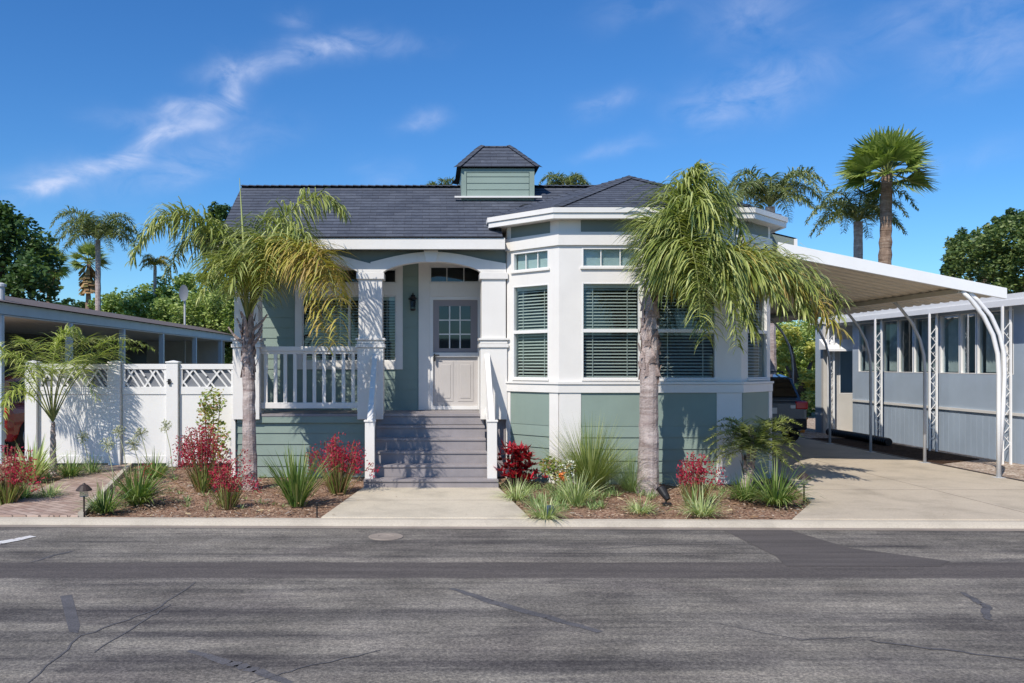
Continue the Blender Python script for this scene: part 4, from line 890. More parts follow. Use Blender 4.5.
# big queen palm in front of the bay
YA = 12.84; OA = P(650,304,YA)
fa = []
for pts, ys, lk, *kk_ in [
    ([(672,200),(712,142),(748,252)],(0,-.1,-.2),'palm'), ([(690,245),(790,235),(832,325)],(-.1,-.2,-.3),'palmy'), ([(700,245),(800,232),(843,305)],(.2,.3,.3),'palm'), ([(690,240),(785,222),(842,318)],(.3,.4,.4),'palm'), ([(688,252),(775,235),(842,335)],(-.2,-.4,-.5),'palmy'),
    ([(680,235),(728,225),(738,348)],(-.6,-1.2,-1.4),'palm',dict(ll=.6,nl=190)), ([(655,215),(648,190),(652,262)],(-.2,-.4,-.5),'palm',dict(ll=.62)), ([(668,215),(690,165),(700,168)],(0,0,-.0),'palm'),
    ([(660,230),(680,175),(682,255)],(-.5,-.9,-1.1),'palm',dict(ll=.7)), ([(680,240),(735,205),(752,330)],(-.4,-.8,-.9),'palm'), ([(670,245),(712,215),(712,335)],(-.5,-1.0,-1.2),'palm'), ([(685,190),(725,165),(748,250)],(.8,1.2,1.3),'palmd'), ([(668,225),(698,205),(700,318)],(-.6,-1.3,-1.6),'palm'),
    ([(665,200),(712,165),(722,262)],(-.4,-.8,-.9),'palm'), ([(660,190),(680,150),(735,220)],(.5,.9,1.1),'palmd'), ([(660,220),(660,180),(680,210)],(.6,1.0,1.4),'palmd',dict(ll=.7)),
    ([(690,248),(750,240),(785,310)],(-.4,-.8,-.9),'palm'), ([(690,255),(770,245),(815,290)],(-.3,-.6,-.7),'palm'), ([(680,255),(725,235),(752,335)],(-.5,-.9,-1.0),'palm'), ([(668,255),(700,235),(705,340)],(-.4,-.8,-.9),'palm'), ([(700,245),(790,250),(805,315)],(-.2,-.4,-.5),'palm'), ([(668,240),(692,205),(688,300)],(-.7,-1.2,-1.4),'palm',dict(ll=.75)), ([(695,245),(790,238),(815,322)],(.1,.0,-.1),'palm'), ([(680,185),(690,150),(730,195)],(.1,.2,.3),'palm')]:
    fa.append((ctl(OA,YA,pts,ys), lk, *kk_))
palm('queen_palm', tuple(P(648,493,YA)*1.0)[:2]+(0,), OA, .145, .120, fa, 'tall palm with grey trunk and drooping fronds before the bay windows', None, bootfrac=.42, nl=112, ll=.95, lw=.026, grav=1.7, rad=.022, stiff=4)
# queen palm left of the steps
YB = 13.3; OB = P(248,322,YB)
fb_ = []
for pts, ys, lk in [
    ([(235,225),(158,168),(132,262)],(0,-.1,-.2),'palm'), ([(228,245),(192,200),(168,275)],(.2,.4,.5),'palmd'), ([(262,210),(318,170),(345,215)],(0,.1,.1),'palm'), ([(250,225),(180,180),(140,245)],(.1,.2,.3),'palm'), ([(275,235),(330,225),(345,300)],(-.4,-.9,-1.1),'palmy'),
    ([(285,215),(345,232),(338,345)],(-.8,-1.6,-1.9),'palmy'), ([(275,215),(325,225),(325,350)],(-.6,-1.3,-1.6),'palmy'), ([(258,235),(302,215),(318,330)],(-.5,-1.1,-1.3),'palmy'), ([(245,225),(262,190),(300,240)],(.4,.7,.9),'palmd'),
    ([(238,260),(222,230),(200,300)],(-.4,-.7,-.9),'palm'), ([(240,250),(230,205),(235,250)],(.5,.9,1.1),'palmd'), ([(255,230),(275,205),(262,300)],(-.6,-1.2,-1.5),'palm'), ([(270,220),(300,200),(325,275)],(-.2,-.4,-.5),'palm'), ([(240,270),(250,225),(230,290)],(-.7,-1.1,-1.3),'palm')]:
    fb_.append((ctl(OB,YB,pts,ys), lk))
pb = palm('queen_palm', ((250-CX)*YB/F,YB,0), OB, .105, .088, fb_, 'slimmer palm with yellowing fronds standing left of the grey steps', None, bootfrac=.35, nl=120, ll=.80, lw=.024, grav=1.7, rad=.016, stiff=4)
sp_ = MB(); sp_.tube([OB, P(244,250,YB), P(239.5,178,YB)], [.03,.022,.004], 6); sp_.build('new_spear', L['palm'], pb)
st_b = MB()
for k in range(7):
    a = k*2.4; d = Vector((math.cos(a),math.sin(a),0)); p = Vector((OB.x,YB,OB.z-.12-.05*k)); st_b.tube([p+d*.08,p+d*.2+Vector((0,0,.10)),p+d*.3+Vector((0,0,.24))],[.03,.022,.012],6)
st_b.build('dead_frond_stub', M['fibre'], pb)
# small palm by the fence
YC = 14.9; OC = P(53,422,YC); fc = []
for pts, ys, lk in [([(35,375),(8,318),(-14,385)],(0,-.2,-.4),'palm'), ([(62,365),(100,318),(155,350)],(.4,1.3,1.9),'palm'), ([(50,370),(52,318),(80,330)],(.1,.2,.3),'palm'),
    ([(40,370),(30,325),(20,345)],(.2,.4,.5),'palm'), ([(30,380),(0,335),(-20,345)],(0,.1,.1),'palm'), ([(45,360),(60,312),(88,342)],(.2,.5,.7),'palm'), ([(65,380),(105,325),(135,372)],(.4,1.3,1.6),'palm'), ([(70,385),(95,335),(140,350)],(.5,1.3,1.8),'palm'), ([(35,395),(5,360),(2,430)],(-.3,-.6,-.7),'palm'), ([(55,375),(68,325),(98,400)],(-.4,-.9,-1.0),'palm'), ([(48,375),(35,335),(28,400)],(-.4,-.8,-1.0),'palm'), ([(60,350),(85,325),(110,345)],(.5,1.2,1.6),'palmd')]:
    fc.append((ctl(OC,YC,pts,ys), 'palmb' if lk == 'palm' else 'palm'))
palm('young_palm', ((53-CX)*YC/F,YC,0), OC, .055, .04, fc, 'small feathery palm in front of the white fence near the red car', None, bootfrac=0, nl=72, ll=.52, lw=.018, grav=.9, start=.3, rad=.014, plum=.35)
# pygmy date palm at the bay corner
YD = 13.0; OD = P(753,445,YD); fd = []
for k in range(40):
    a = k*2.4; up_ = 1.05-1.35*(k/40); o = Vector((math.cos(a),math.sin(a)*.8,0)); l = random.uniform(.50,.74)
    fd.append(([OD, OD+o*l*.3+Vector((0,0,l*up_*.6)), OD+o*l*.75+Vector((0,0,l*up_*.75)), OD+o*l*1.05+Vector((0,0,l*(up_*.95-.38)))], 'palmd' if k%4 == 0 else 'palm'))
palm('dwarf_date_palm', ((746-CX)*YD/F,YD,0), OD, .07, .06, fd, 'bushy dwarf palm at the right corner of the bay', None, bootfrac=.8, nl=60, ll=.22, lw=.012, grav=.15, rad=.007, plum=.3, stiff=2, start=.1)

# distant queen palms
def farpalm(name, px, pyc, pyb, Y, R_, nf, lk, label, group, droop=1.0, hang=True, tr=.16, up=.15):
    O = P(px,pyc,Y); root = empty(name, (O.x,Y,0), label, 'palm tree', group)
    m_ = curved_trunk([(O.x,Y,-.1),(O.x,Y,O.z*.5),tuple(O)], [tr*1.3,tr,tr*.9], 10, .03, 12, .04); m_.build('trunk', M['palmbark'], root, norm=False)
    cr_ = MB()
    for k in range(nf):
        a = k*2.399+px; o = Vector((math.cos(a),math.sin(a),0)); u_ = 1.0-1.15*(k/nf)+up; l = R_*random.uniform(.85,1.1)
        frond(cr_, [O, O+o*l*.3+Vector((0,0,l*(.25+.5*u_))), O+o*l*.8+Vector((0,0,l*(.1+.55*u_))), O+o*l*1.02+Vector((0,0,l*(-.42+.55*u_)))], nl=80, ll=R_*.36, lw=.018+R_*.014, grav=droop*1.15, rad=.03, plum=.5, stiff=2)
    cr_.build('crown', [L[lk], M['stem']], root, norm=False)
farpalm('queen_palm', 98, 240, 310, 40, 1.9, 20, 'palmd', 'tallest feathery palm rising over the left carport roof', 'palms beyond the houses', .9, tr=.13)
farpalm('queen_palm', 770, 207, 240, 26, 1.5, 16, 'palmd', 'feathery palm behind the roof corner, right of the big front palm', 'palms beyond the houses', 1.2, up=.3)
farpalm('queen_palm', 858, 222, 260, 30, 1.65, 15, 'palmd', 'shaggy feathery palm just left of the tall fan palm', 'palms beyond the houses', 1.0)
farpalm('queen_palm', 440, 192, 200, 34, .75, 10, 'palmd', 'palm tips showing left of the roof cupola', 'palms beyond the houses', .7)
farpalm('queen_palm', 566, 190, 200, 34, 1.1, 12, 'palmd', 'palm tips showing right of the roof cupola', 'palms beyond the houses', .9)
farpalm('queen_palm', 155, 266, 300, 42, .75, 12, 'palmy', 'small brownish palm over the hedge left of the roof', 'palms beyond the houses', .9, tr=.09)
# fan palms
def fanpalm(px, pyc, Y, R_, nf, label, group, tr=.22, skirt=0):
    O = P(px,pyc,Y); root = empty('fan_palm', (O.x,Y,0), label, 'palm tree', group)
    lean = O+Vector((-.0,0,0)); m_ = curved_trunk([(O.x-.15,Y,-.1),(O.x-.1,Y,O.z*.5),tuple(O)], [tr*1.4,tr*1.1,tr*.85], 12, .08, 20, .10); m_.build('trunk', M['fanbark'], root, norm=False)
    cr_ = MB()
    for k in range(nf):
        a = k*2.399; el_ = R(80)-R(108)*(k/nf)**.8+random.uniform(-.22,.22); a += random.uniform(-.4,.4); d = Vector((math.cos(a)*math.cos(el_), math.sin(a)*math.cos(el_), math.sin(el_)))
        pl = R_*.46; q = O+d*pl+Vector((0,0,-.05*R_)); cr_.cur = 1; cr_.tube([O,O.lerp(q,.5)+Vector((0,0,.04)),q],[.03,.022,.018],4,False); cr_.cur = 0
        side = d.cross(Vector((random.uniform(-.6,.6),random.uniform(-.6,.6),1))).normalized() if abs(d.z) < .97 else Vector((1,0,0)); nseg = 24; upv = side.cross(d).normalized()
        for j in range(nseg):
            b_ = R(-82)+R(164)*j/(nseg-1); dd = (d*math.cos(b_)+side*math.sin(b_)+upv*.18*abs(math.sin(b_))).normalized(); l = R_*.62*(.75+.25*math.cos(b_*.7))*random.uniform(.9,1.1)
            wv = dd.cross(upv).normalized(); w0 = l*.048; m1 = q+dd*l*.55; e1 = m1+(dd+Vector((0,0,-.15-random.random()*.35))).normalized()*l*.45
            cr_.face([q-wv*w0*.3,q+wv*w0*.3,m1+wv*w0,m1-wv*w0]); cr_.face([m1-wv*w0,m1+wv*w0,e1+wv*.006,e1-wv*.006])
    cr_.build('crown', [L['fan'], M['stem']], root, norm=False)
    if skirt:
        sk = MB()
        for k in range(90):
            a = random.uniform(0,6.28); z = O.z-.1-random.random()*skirt; d = Vector((math.cos(a),math.sin(a),0)); p = Vector((O.x,Y,z))+d*tr; e1 = p+d*R_*.35+Vector((0,0,-R_*.45)); s = Vector((-d.y,d.x,0))*R_*.12
            sk.face([p,e1-s,e1+s])
        sk.build('dead_leaf_skirt', L['dry'], root, norm=False)
fanpalm(887, 174, 28, 1.50, 34, 'tall fan palm with brown trunk above the carport', 'palms beyond the houses', .18)
fanpalm(50, 265, 60, 1.5, 22, 'small fan palm beside the dark tree at left', 'palms beyond the houses', .16, 1.2)
fanpalm(89, 262, 60, 1.5, 22, 'small fan palm with dry skirt left of the tallest palm', 'palms beyond the houses', .16, 1.6)

# broadleaf trees and hedges
def leafmass(mb, blobs, n, size, inner=.35):
    tot = sum(b[1].x*b[1].z for b in blobs)
    for (c, r_) in blobs:
        for _ in range(int(n*(r_.x*r_.z)/tot)):
            d = Vector((random.gauss(0,1),random.gauss(0,1),random.gauss(0,1))).normalized(); q = random.random()**(inner)
            nn = 1+.22*noise.noise(Vector((d.x*2.2+c.x,d.y*2.2+c.y,d.z*2.2)))+.12*noise.noise(Vector((d.x*6+c.x,d.y*6,d.z*6+c.z)))
            p = c+Vector((d.x*r_.x,d.y*r_.y,d.z*r_.z))*q*nn; s = size*random.uniform(.6,1.3)
            a = Vector((random.uniform(-1,1),random.uniform(-1,1),random.uniform(-.4,.4)))
            a = (a+d*.2).normalized(); b_ = a.cross(Vector((random.uniform(-1,1),random.uniform(-1,1),random.uniform(-1,1)))).normalized()
            mb.face([p-a*s*.5,p+b_*s*.28,p+a*s*.5,p-b_*s*.28])
def tree(name, blobs, n, size, lk, label, cat='tree', group=None, trunk=True, tr=.25):
    cs_ = [(Vector(c), Vector(r_)) for c, r_ in blobs]; bx = sum(c.x for c,_ in cs_)/len(cs_); by = sum(c.y for c,_ in cs_)/len(cs_)
    root = empty(name, (bx,by,0), label, cat, group)
    m_ = MB(); zt = min(c.z for c,_ in cs_)
    m_.tube([(bx,by,-.1),(bx+.1,by,zt*.5),(bx,by,zt)],[tr,tr*.8,tr*.6],8)
    for c, r_ in cs_: m_.tube([(bx,by,zt*.6),(bx*.5+c.x*.5,by*.5+c.y*.5,zt*.8+c.z*.2),tuple(c)],[tr*.5,tr*.35,tr*.12],6)
    m_.build('trunk', M['bark'], root)
    cr_ = MB(); 
    # break each big lobe into many twig clumps so the outline is ragged
    small = []
    for c, r_ in cs_:
        for _ in range(44):
            d = Vector((random.gauss(0,1),random.gauss(0,1),random.gauss(0,1))).normalized(); q = random.uniform(.45,1.12); k_ = random.uniform(.12,.30)
            small.append((c+Vector((d.x*r_.x,d.y*r_.y,d.z*r_.z))*q, Vector((r_.x*k_,r_.y*k_,r_.z*k_))))
    leafmass(cr_, small, n*.85, size*.85); leafmass(cr_, cs_, n*.12, size, .5)
    cr_.build('crown', L[lk], root, norm=False); return root
def B(px, py, Y, rx, rz): c = P(px,py,Y); k_ = Y/F; return (c, (rx*k_, rx*k_*.9, rz*k_))
tree('broadleaf_tree', [B(8,250,30,40,45),B(30,285,29,28,30),B(-25,270,31,45,60),B(0,222,31,25,18),B(-70,260,32,50,60)], 26000, .22, 'treed', 'dark dense tree at the left edge over the carport', group='background trees')
tree('hedge_tree', [B(150,318,44,38,34),B(180,302,42,34,32),B(118,315,45,24,24),B(215,308,40,30,34),B(165,335,43,60,20),B(108,330,45,22,18)], 42000, .22, 'tree', 'rounded bright green tree mass right of the tallest palm', group='background trees')
tree('clipped_shrub', [B(205,318,38,40,32),B(235,312,37,25,36),B(234,345,37,22,16),B(175,335,38,30,18)], 32000, .16, 'hedge', 'pale green clipped shrub nearest the house at left', 'shrub')
tree('broadleaf_tree', [B(218,218,60,14,14),B(212,240,60,16,22),B(225,255,60,14,20)], 7000, .28, 'treed', 'olive treetop peeping out beside the left end of the roof', group='background trees')
tree('broadleaf_tree', [B(985,262,42,28,30),B(1010,245,40,32,28),B(960,258,44,16,22),B(1030,275,40,35,40),B(1040,225,42,25,20),B(1090,250,42,50,50)], 30000, .22, 'treem', 'round green tree over the mobile home roof at right', group='background trees')
tree('broadleaf_tree', [B(970,250,50,20,18),B(998,228,50,12,12),B(1015,222,50,16,14),B(952,270,50,10,16)], 9000, .22, 'treed', 'darker tree peeping out behind the round green tree', group='background trees')
tree('hedge_bank', [B(790,350,33,40,38),B(830,345,34,35,40),B(760,370,33,30,40),B(810,395,32,30,25),B(845,385,33,25,40),B(790,400,31,25,20)], 34000, .15, 'hedge', 'thick green hedge closing the far end of the driveway', 'hedge')
tree('flowering_shrub', [B(790,338,31,14,12),B(815,352,31,12,12),B(812,378,30.5,14,10),B(782,360,31,8,14)], 7000, .12, 'hedgey', 'yellow and orange tinged shrub growing against the driveway hedge', 'shrub')
for i, (px, py, rx, rz) in enumerate([(70,302,10,6),(82,305,8,5),(60,306,14,5)]):
    pass
tree('broadleaf_tree', [B(72,306,80,14,6),B(88,308,80,9,5),B(55,308,80,16,6)], 5000, .3, 'treed', 'low distant treetops on the skyline between the left palms', group='background trees')
bm_ = MB()
for i in range(70):
    x = -110+i*3.4+random.uniform(-1,1); zz = random.uniform(1.6,3.4); yy = 78+random.uniform(-5,5)
    leafmass(bm_, [(Vector((x,yy,zz*.5)),Vector((3.2,2.2,zz)))], 330, .75, .4)
stuff(bm_.build('distant_trees', L['treed'], norm=False), 'far belt of trees along the skyline beyond the homes', 'trees')
# low wall & pot at the end of the drive
w = MB(); w.box(8.9,11.2,27.6,28.0,0,.95); 
tag(w.build('stone_wall', M['stone'], loc=(10,27.8,0), bev=.03), 'low mottled stone wall at the end of the driveway', 'wall')
p = MB(); p.lathe([(.14,0),(.20,.38),(.22,.38),(.22,.42),(.19,.42)],(10.55,24.6,0.01),14); 
pr_ = p; tag(p.build('plant_pot', M['terra'], loc=(10.2,23.4,0)), 'orange plastic pot beside the rear wing of the mobile home', 'pot')
bpy.data.objects['plant_pot'].location = (9.95+.05,22.9,0.0)
# satellite dish behind
d_ = empty('satellite_dish', (*P(184,364,34).xy,0), 'grey satellite dish on a pole in front of the clipped shrub', 'satellite dish')
c = P(184,293,34); m_ = MB(); m_.tube([(c.x,34.1,0),(c.x,34.1,c.z)],.04); m_.build('pole', M['galv'], d_)
m_ = MB(); rings = []
for i in range(6):
    r_ = .01+i*.06*.75; rings.append([m_.a((c.x+r_*.8*math.cos(j*.3927), 34.0-.9*r_*r_, c.z+r_*1.4*math.sin(j*.3927))) for j in range(16)])
for i in range(5):
    for j in range(16): m_.f.append([rings[i][j],rings[i][(j+1)%16],rings[i+1][(j+1)%16],rings[i+1][j]]); m_.mi.append(0)
m_.build('dish', mat('dark_grey_dish',(.16,.18,.21),.6), d_, norm=False, smooth=True)

# --- strap-leaved plants
def blades(mb, c, n, l, spread, w, droop=.8, seg=4, up=1.0, rad=.06):
    for _ in range(n):
        a = random.uniform(0,6.283); o = Vector((math.cos(a),math.sin(a),0)); s = random.random()**.7*spread
        d = (o*s+Vector((0,0,up))).normalized(); p = Vector(c)+o*random.uniform(0,rad); L_ = l*random.uniform(.55,1.1); ww = w*random.uniform(.7,1.2); wv = Vector((-o.y,o.x,0)); prev = None
        tw = random.uniform(-.5,.5); wv = (wv+o*tw).normalized()
        for j in range(seg+1):
            q = j/seg; k_ = ww*(.6+.6*math.sin(math.pi*min(1,q+.15)) if q < .95 else .06)
            cur = (mb.a(p-wv*k_/2), mb.a(p+wv*k_/2))
            if prev: mb.f.append([prev[0],prev[1],cur[1],cur[0]]); mb.mi.append(mb.cur)
            prev = cur; p = p+d*L_/seg; d = (d+Vector((0,0,-1))*droop*random.uniform(.5,1.3)*(q+.25)/seg*1.8*(s/spread+.2)).normalized()
def gpt(px, py): Y = EYE*F/(py-CY); return Vector(((px-CX)*Y/F, Y, 0))
def clump(name, px, py, hpx, lk, label, n=110, spread=.9, w=.022, droop=.8, cat='plant', group=None, dry=0, seg=4):
    c = gpt(px,py); l = hpx*c.y/F*1.05; root = empty(name, c, label, cat, group)
    m_ = MB(); blades(m_, c, int(n*2.1), l*1.12, spread*1.25, w*.52, droop*1.5, 5, 1.0, .11); m_.build('leaves', L[lk], root, norm=False)
    if dry: m_ = MB(); blades(m_, c, dry, l*.55, spread*1.8, w*.8, 1.4); m_.build('dry_leaves', L['dry'], root, norm=False)
    return root
def paw(px, py, hpx, wpx, nst, label, group, lk='red', n=90, grn='grass', fs=.045):
    c = gpt(px,py); k_ = c.y/F; root = empty('kangaroo_paw', c, label, 'flowering plant', group)
    m_ = MB(); blades(m_, c, n, hpx*k_*.55, .7, .016, .5, 3, 1.0, .12); blades(m_, c, 25, hpx*k_*.45, 1.2, .014, .8, 3); m_.build('leaves', L[grn], root, norm=False)
    m_ = MB(); blades(m_, c, 70, hpx*k_*.6, .7, .012, .6, 3, 1.0, .12); m_.build('dry_leaves', L['dry'], root, norm=False)
    st_ = MB(); fl = MB()
    for _ in range(nst):
        x = random.gauss(0,.40)*wpx*k_; y = random.uniform(-.5,.5)*wpx*k_*.7; h_ = hpx*k_*random.uniform(.62,1.0)*(1-.35*abs(x)/(wpx*k_)); b = c+Vector((x*.25,y*.25,0)); t = c+Vector((x,y,h_))
        st_.tube([b,b.lerp(t,.5)+Vector((0,0,.03)),t],[.006,.005,.004],4,False)
        for j in range(54):
            q = t+Vector((random.gauss(0,fs*1.0),random.gauss(0,fs*1.0),-random.random()*h_*.5)); a = Vector((random.uniform(-1,1),random.uniform(-1,1),random.uniform(-.2,1))).normalized(); b_ = a.cross(Vector((.3,.7,.2))).normalized()
            s = fs*random.uniform(.6,1.1); fl.face([q,q+a*s*.5+b_*s*.22,q+a*s,q+a*s*.5-b_*s*.22])
    st_.build('stems', L['dry'], root, norm=False); fl.build('flowers', L[lk], root, norm=False); return root
G1 = 'red kangaroo paws in the beds'
paw(203,492,72,44,48,'widest red flowering clump, between the brick path and the left palm',G1)
paw(227,508,52,28,18,'low red flowering clump in front of the left palm trunk',G1)
paw(338,494,64,34,36,'red flowering clump against the left side of the steps',G1, lk='red')
paw(6,505,62,40,34,'red flowering clump at the left edge of the photo',G1)
paw(694,506,58,30,16,'sparse red flowering clump right of the big palm',G1, grn='varieg')
# crimson cordyline by the steps
c = gpt(514,487); rt = empty('crimson_shrub', c, 'deep crimson leafy shrub beside the right stair post', 'shrub'); m_ = MB()
for _ in range(100):
    x, y, z = random.gauss(0,.14), random.gauss(0,.13), random.uniform(.06,.62); x += .10*(1-z)
    blades(m_, c+Vector((x*(1.35-z),y,z)), 11, .15, 2.0, .034, .7, 3, .5, .01)
m_.build('leaves', L['reddark'], rt, norm=False); m_ = MB()
for _ in range(9): a = random.uniform(0,6.28); m_.tube([c, c+Vector((math.cos(a)*.12,math.sin(a)*.1,.5))],[.012,.006],5)
m_.build('stems', M['bark'], rt)
G2 = 'green strap leaved clumps'; G3 = 'striped grass tufts'
clump('flax_lily', 297, 506, 52, 'lily', 'upright green strap leaved clump between the left palm and the steps', 90, .7, .035, .35, group=G2, dry=14)
clump('flax_lily', 138, 505, 40, 'lily', 'spreading green clump on the right edge of the brick path', 130, 1.2, .030, .9, group=G2)
clump('flax_lily', 104, 513, 28, 'lily', 'smaller green clump at the foot of the brick path light', 80, 1.2, .026, .9, group=G2)
clump('flax_lily', 155, 478, 26, 'lily', 'green clump below the fence gate', 80, 1.3, .026, .9, group=G2)
clump('flax_lily', 32, 482, 42, 'varieg', 'broad leaved striped clump under the young palm', 60, 1.0, .05, .6, group=G2)
clump('flax_lily', 70, 478, 24, 'lily', 'green clump along the fence left of the brick path', 80, 1.3, .022, .9, group=G2)
clump('flax_lily', 22, 500, 22, 'lily', 'low green clump beside the left edge red flowers', 70, 1.4, .022, .9, group=G2)
clump('flax_lily', 50, 498, 18, 'varieg', 'low tuft on the left side of the brick path', 60, 1.4, .02, .9, group=G2)
clump('flax_lily', 92, 474, 20, 'grassb', 'pale tuft where the brick path meets the fence', 60, 1.4, .02, .9, group=G2)
clump('flax_lily', 776, 505, 40, 'lily', 'dark green clump between the dwarf palm and the driveway light', 150, 1.4, .024, .9, group=G2)
clump('flax_lily', 745, 500, 26, 'lily', 'green clump at the foot of the dwarf palm', 90, 1.4, .024, .9, group=G2)
clump('fountain_grass', 590, 491, 66, 'grass', 'large fountain grass clump in front of the bay', 520, 1.0, .010, .55, cat='grass clump', seg=5)
clump('fountain_grass', 632, 492, 40, 'grassb', 'fine bluish grass clump leaning toward the big palm trunk', 220, 1.2, .007, .8, cat='grass clump', seg=5)
clump('striped_grass', 516, 500, 24, 'varieg', 'striped tuft in front of the crimson shrub', 80, 1.5, .016, .9, group=G3)
clump('striped_grass', 546, 519, 24, 'varieg', 'striped tuft at the kerb right of the front walk', 120, 1.5, .016, .9, group=G3)
clump('striped_grass', 576, 505, 34, 'varieg', 'tall striped tuft under the large fountain grass', 70, .9, .02, .5, group=G3)
clump('striped_grass', 640, 513, 20, 'varieg', 'striped tuft left of the black spotlight', 80, 1.6, .014, .9, group=G3)
clump('striped_grass', 702, 516, 28, 'varieg', 'striped tuft in front of the sparse red flowers', 110, 1.5, .016, .9, group=G3)
clump('striped_grass', 535, 505, 16, 'grassb', 'thin pale tuft between the crimson shrub and the kerb', 60, 1.7, .01, .9, group=G3)
clump('striped_grass', 560, 500, 22, 'grassb', 'wispy tuft beside the orange flowering plant', 90, 1.6, .01, .9, group=G3)
# orange / cream flowering plant
c = gpt(557,494); rt = empty('flowering_bush', c, 'thin leafy plant with orange and cream flowers left of the fountain grass', 'flowering plant')
m_ = MB(); leafmass(m_, [(c+Vector((-.12,0,.42)),Vector((.14,.12,.14))),(c+Vector((.1,0,.30)),Vector((.18,.15,.2)))], 700, .06); m_.build('leaves', L['pinky'], rt, norm=False)
m_ = MB(); leafmass(m_, [(c+Vector((.07,-.12,.28)),Vector((.06,.05,.08)))], 60, .05); m_.build('flowers', L['orange'], rt, norm=False)
m_ = MB(); leafmass(m_, [(c+Vector((.14,-.1,.40)),Vector((.14,.08,.14)))], 110, .045); m_.build('flowers', L['cream'], rt, norm=False)
m_ = MB()
for x in (-.15,-.05,.06,.14): m_.tube([c+Vector((x*.3,0,0)),c+Vector((x,0,.45))],[.008,.005],5)
m_.build('stems', M['bark'], rt)
# vine on the fence
c = gpt(213,470); rt = empty('climbing_vine', c, 'yellow green vine climbing the fence beside the left porch column', 'vine')
m_ = MB(); leafmass(m_, [(c+Vector((.02,-.1,1.25)),Vector((.26,.16,.26))),(c+Vector((-.08,-.1,.95)),Vector((.2,.16,.3))),(c+Vector((.12,-.1,.55)),Vector((.2,.14,.4)))], 850, .075); m_.build('leaves', L['pinky'], rt, norm=False)
m_ = MB()
for x in (-.1,.02,.1): m_.tube([c,c+Vector((x,-.06,.6)),c+Vector((x*1.5,-.08,1.3))],[.014,.01,.006],5)
m_.build('stems', M['bark'], rt)
# agapanthus seed heads
for (px, py, pyt, lab) in ((82,476,437,'agapanthus seed head nearest the young palm'),(119,480,432,'agapanthus seed head over the brick path'),(107,500,445,'nodding agapanthus seed head above the brick path clump'),(141,478,434,'agapanthus seed head in front of the gate'),(133,486,444,'lower agapanthus seed head before the gate'),(165,476,426,'agapanthus seed head nearest the red flowers')):
    c = gpt(px+8,py); k_ = c.y/F; t = c+Vector((-8*k_,0,(py-pyt)*k_)); rt = empty('agapanthus', c, lab, 'flowering plant', 'agapanthus seed heads')
    m_ = MB(); m_.tube([c,c.lerp(t,.5)+Vector((.02,0,.05)),t],[.008,.007,.006],5); m_.build('stem', L['seed'], rt, norm=False)
    m_ = MB()
    for _ in range(46):
        d = Vector((random.gauss(0,1),random.gauss(0,1),random.gauss(.3,1))).normalized(); e_ = t+d*random.uniform(.07,.11); m_.bar(t,e_,.004); m_.bar(e_,e_+d*.02,.012)
    m_.build('seed_head', L['seed'], rt, norm=False)
# groundcover bits
m_ = MB()
for _ in range(60):
    x = random.uniform(-9,-6.3); y = random.uniform(11.5,15.8)
    if inpoly(x,y,pav): continue
    blades(m_, (x,y,0), 14, .12, 1.5, .012, .9, 3)
for _ in range(150):
    x = random.uniform(1.25,3.3); y = random.uniform(11.2,13.5)
    if x < 1.25+.2*(13.4-y)/2.8 or (x > 2.3 and y < 12.2): continue
    blades(m_, (x,y,0), 16, random.uniform(.08,.2), 1.5, .010, .9, 3)
for _ in range(70):
    x = random.uniform(-6.3,-1.5); y = random.uniform(11.2,15.8)
    if inpoly(x,y,pav): continue
    blades(m_, (x,y,0), 10, random.uniform(.05,.12), 1.6, .010, .9, 3)
for _ in range(40): blades(m_, (random.uniform(3.9,5.2),random.uniform(12.0,13.4),0), 12, random.uniform(.06,.16), 1.6, .010, .9, 3)
stuff(m_.build('ground_cover', L['grassb'], norm=False), 'thin low ground cover scattered through the beds', 'ground cover')

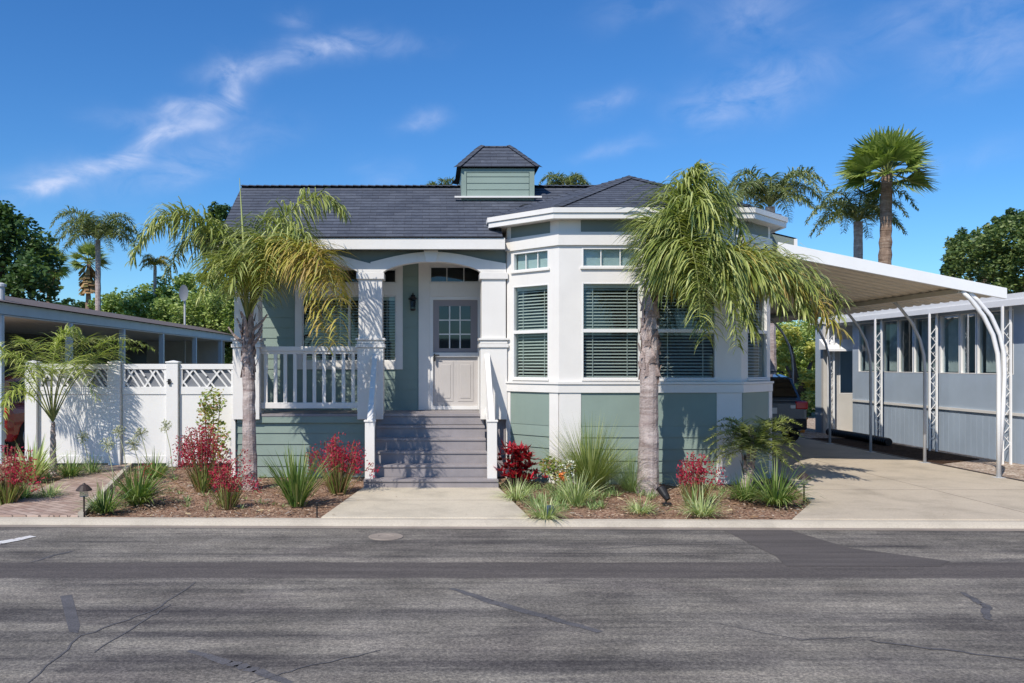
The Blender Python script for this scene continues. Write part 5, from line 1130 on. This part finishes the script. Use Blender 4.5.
# ------------------------------------------------------------------ small fixtures
def pathlight(px, py, label):
    c = gpt(px,py); rt = empty('path_light', c, label, 'garden light', 'stake lights along the paths')
    m_ = MB(); m_.tube([c,c+Vector((0,0,.26))],.012,8); m_.build('stake', M['bronze'], rt)
    m_ = MB(); m_.lathe([(.02,.25),(.055,.26),(.05,.33),(.05,.34)],c,12); m_.build('lens', M['glass'], rt)
    m_ = MB(); m_.lathe([(.10,.335),(.095,.35),(.05,.40),(.02,.415),(.012,.43)],c,14); m_.build('lamp_cap', M['bronze'], rt); return rt
pathlight(84,517,'bronze path light on the right edge of the brick path'); pathlight(804,503,'bronze path light at the driveway corner of the bed')
c = gpt(666,505); rt = empty('garden_spotlight', c, 'small black spotlight on a stake at the foot of the big palm', 'garden light')
m_ = MB(); m_.tube([c,c+Vector((0,0,.10))],.014); m_.box(c.x-.05,c.x+.05,c.y-.04,c.y+.04,0,.03); m_.build('stake', M['black'], rt)
m_ = MB(); a = c+Vector((.02,-.03,.08)); b = c+Vector((-.05,.07,.22)); m_.tube([a,a.lerp(b,.3),b,b+(b-a)*.05],[.035,.05,.065,.075],14); m_.build('lamp_head', M['black'], rt)
c = gpt(317,517); m_ = MB(); m_.tube([c,c+Vector((0,0,.16))],.010,8); m_.lathe([(.018,.15),(.02,.18),(.012,.19)],c,10); tag(m_.build('sprinkler', M['black'], loc=c), 'thin black sprinkler riser in the bed left of the front walk', 'sprinkler')
c = gpt(550,518); m_ = MB(); m_.lathe([(.05,0),(.06,.12),(.05,.15),(.02,.16)],c,12); tag(m_.build('junction_cap', mat('dark blue plastic',(.06,.09,.13),.4), loc=c), 'small dark blue utility cap in the kerbside striped tuft', 'utility cap')
q = from_px([(386,537)], zr)[0]; m_ = MB(); m_.lathe([(.20,-.02),(.20,.008),(.19,.012),(.09,.012),(.085,.006),(.03,.006)],(q[0],q[1],zr),24)
tag(m_.build('utility_cover', M['gutter'], loc=(q[0],q[1],zr)), 'round concrete utility cover set in the asphalt below the walk', 'utility cover')
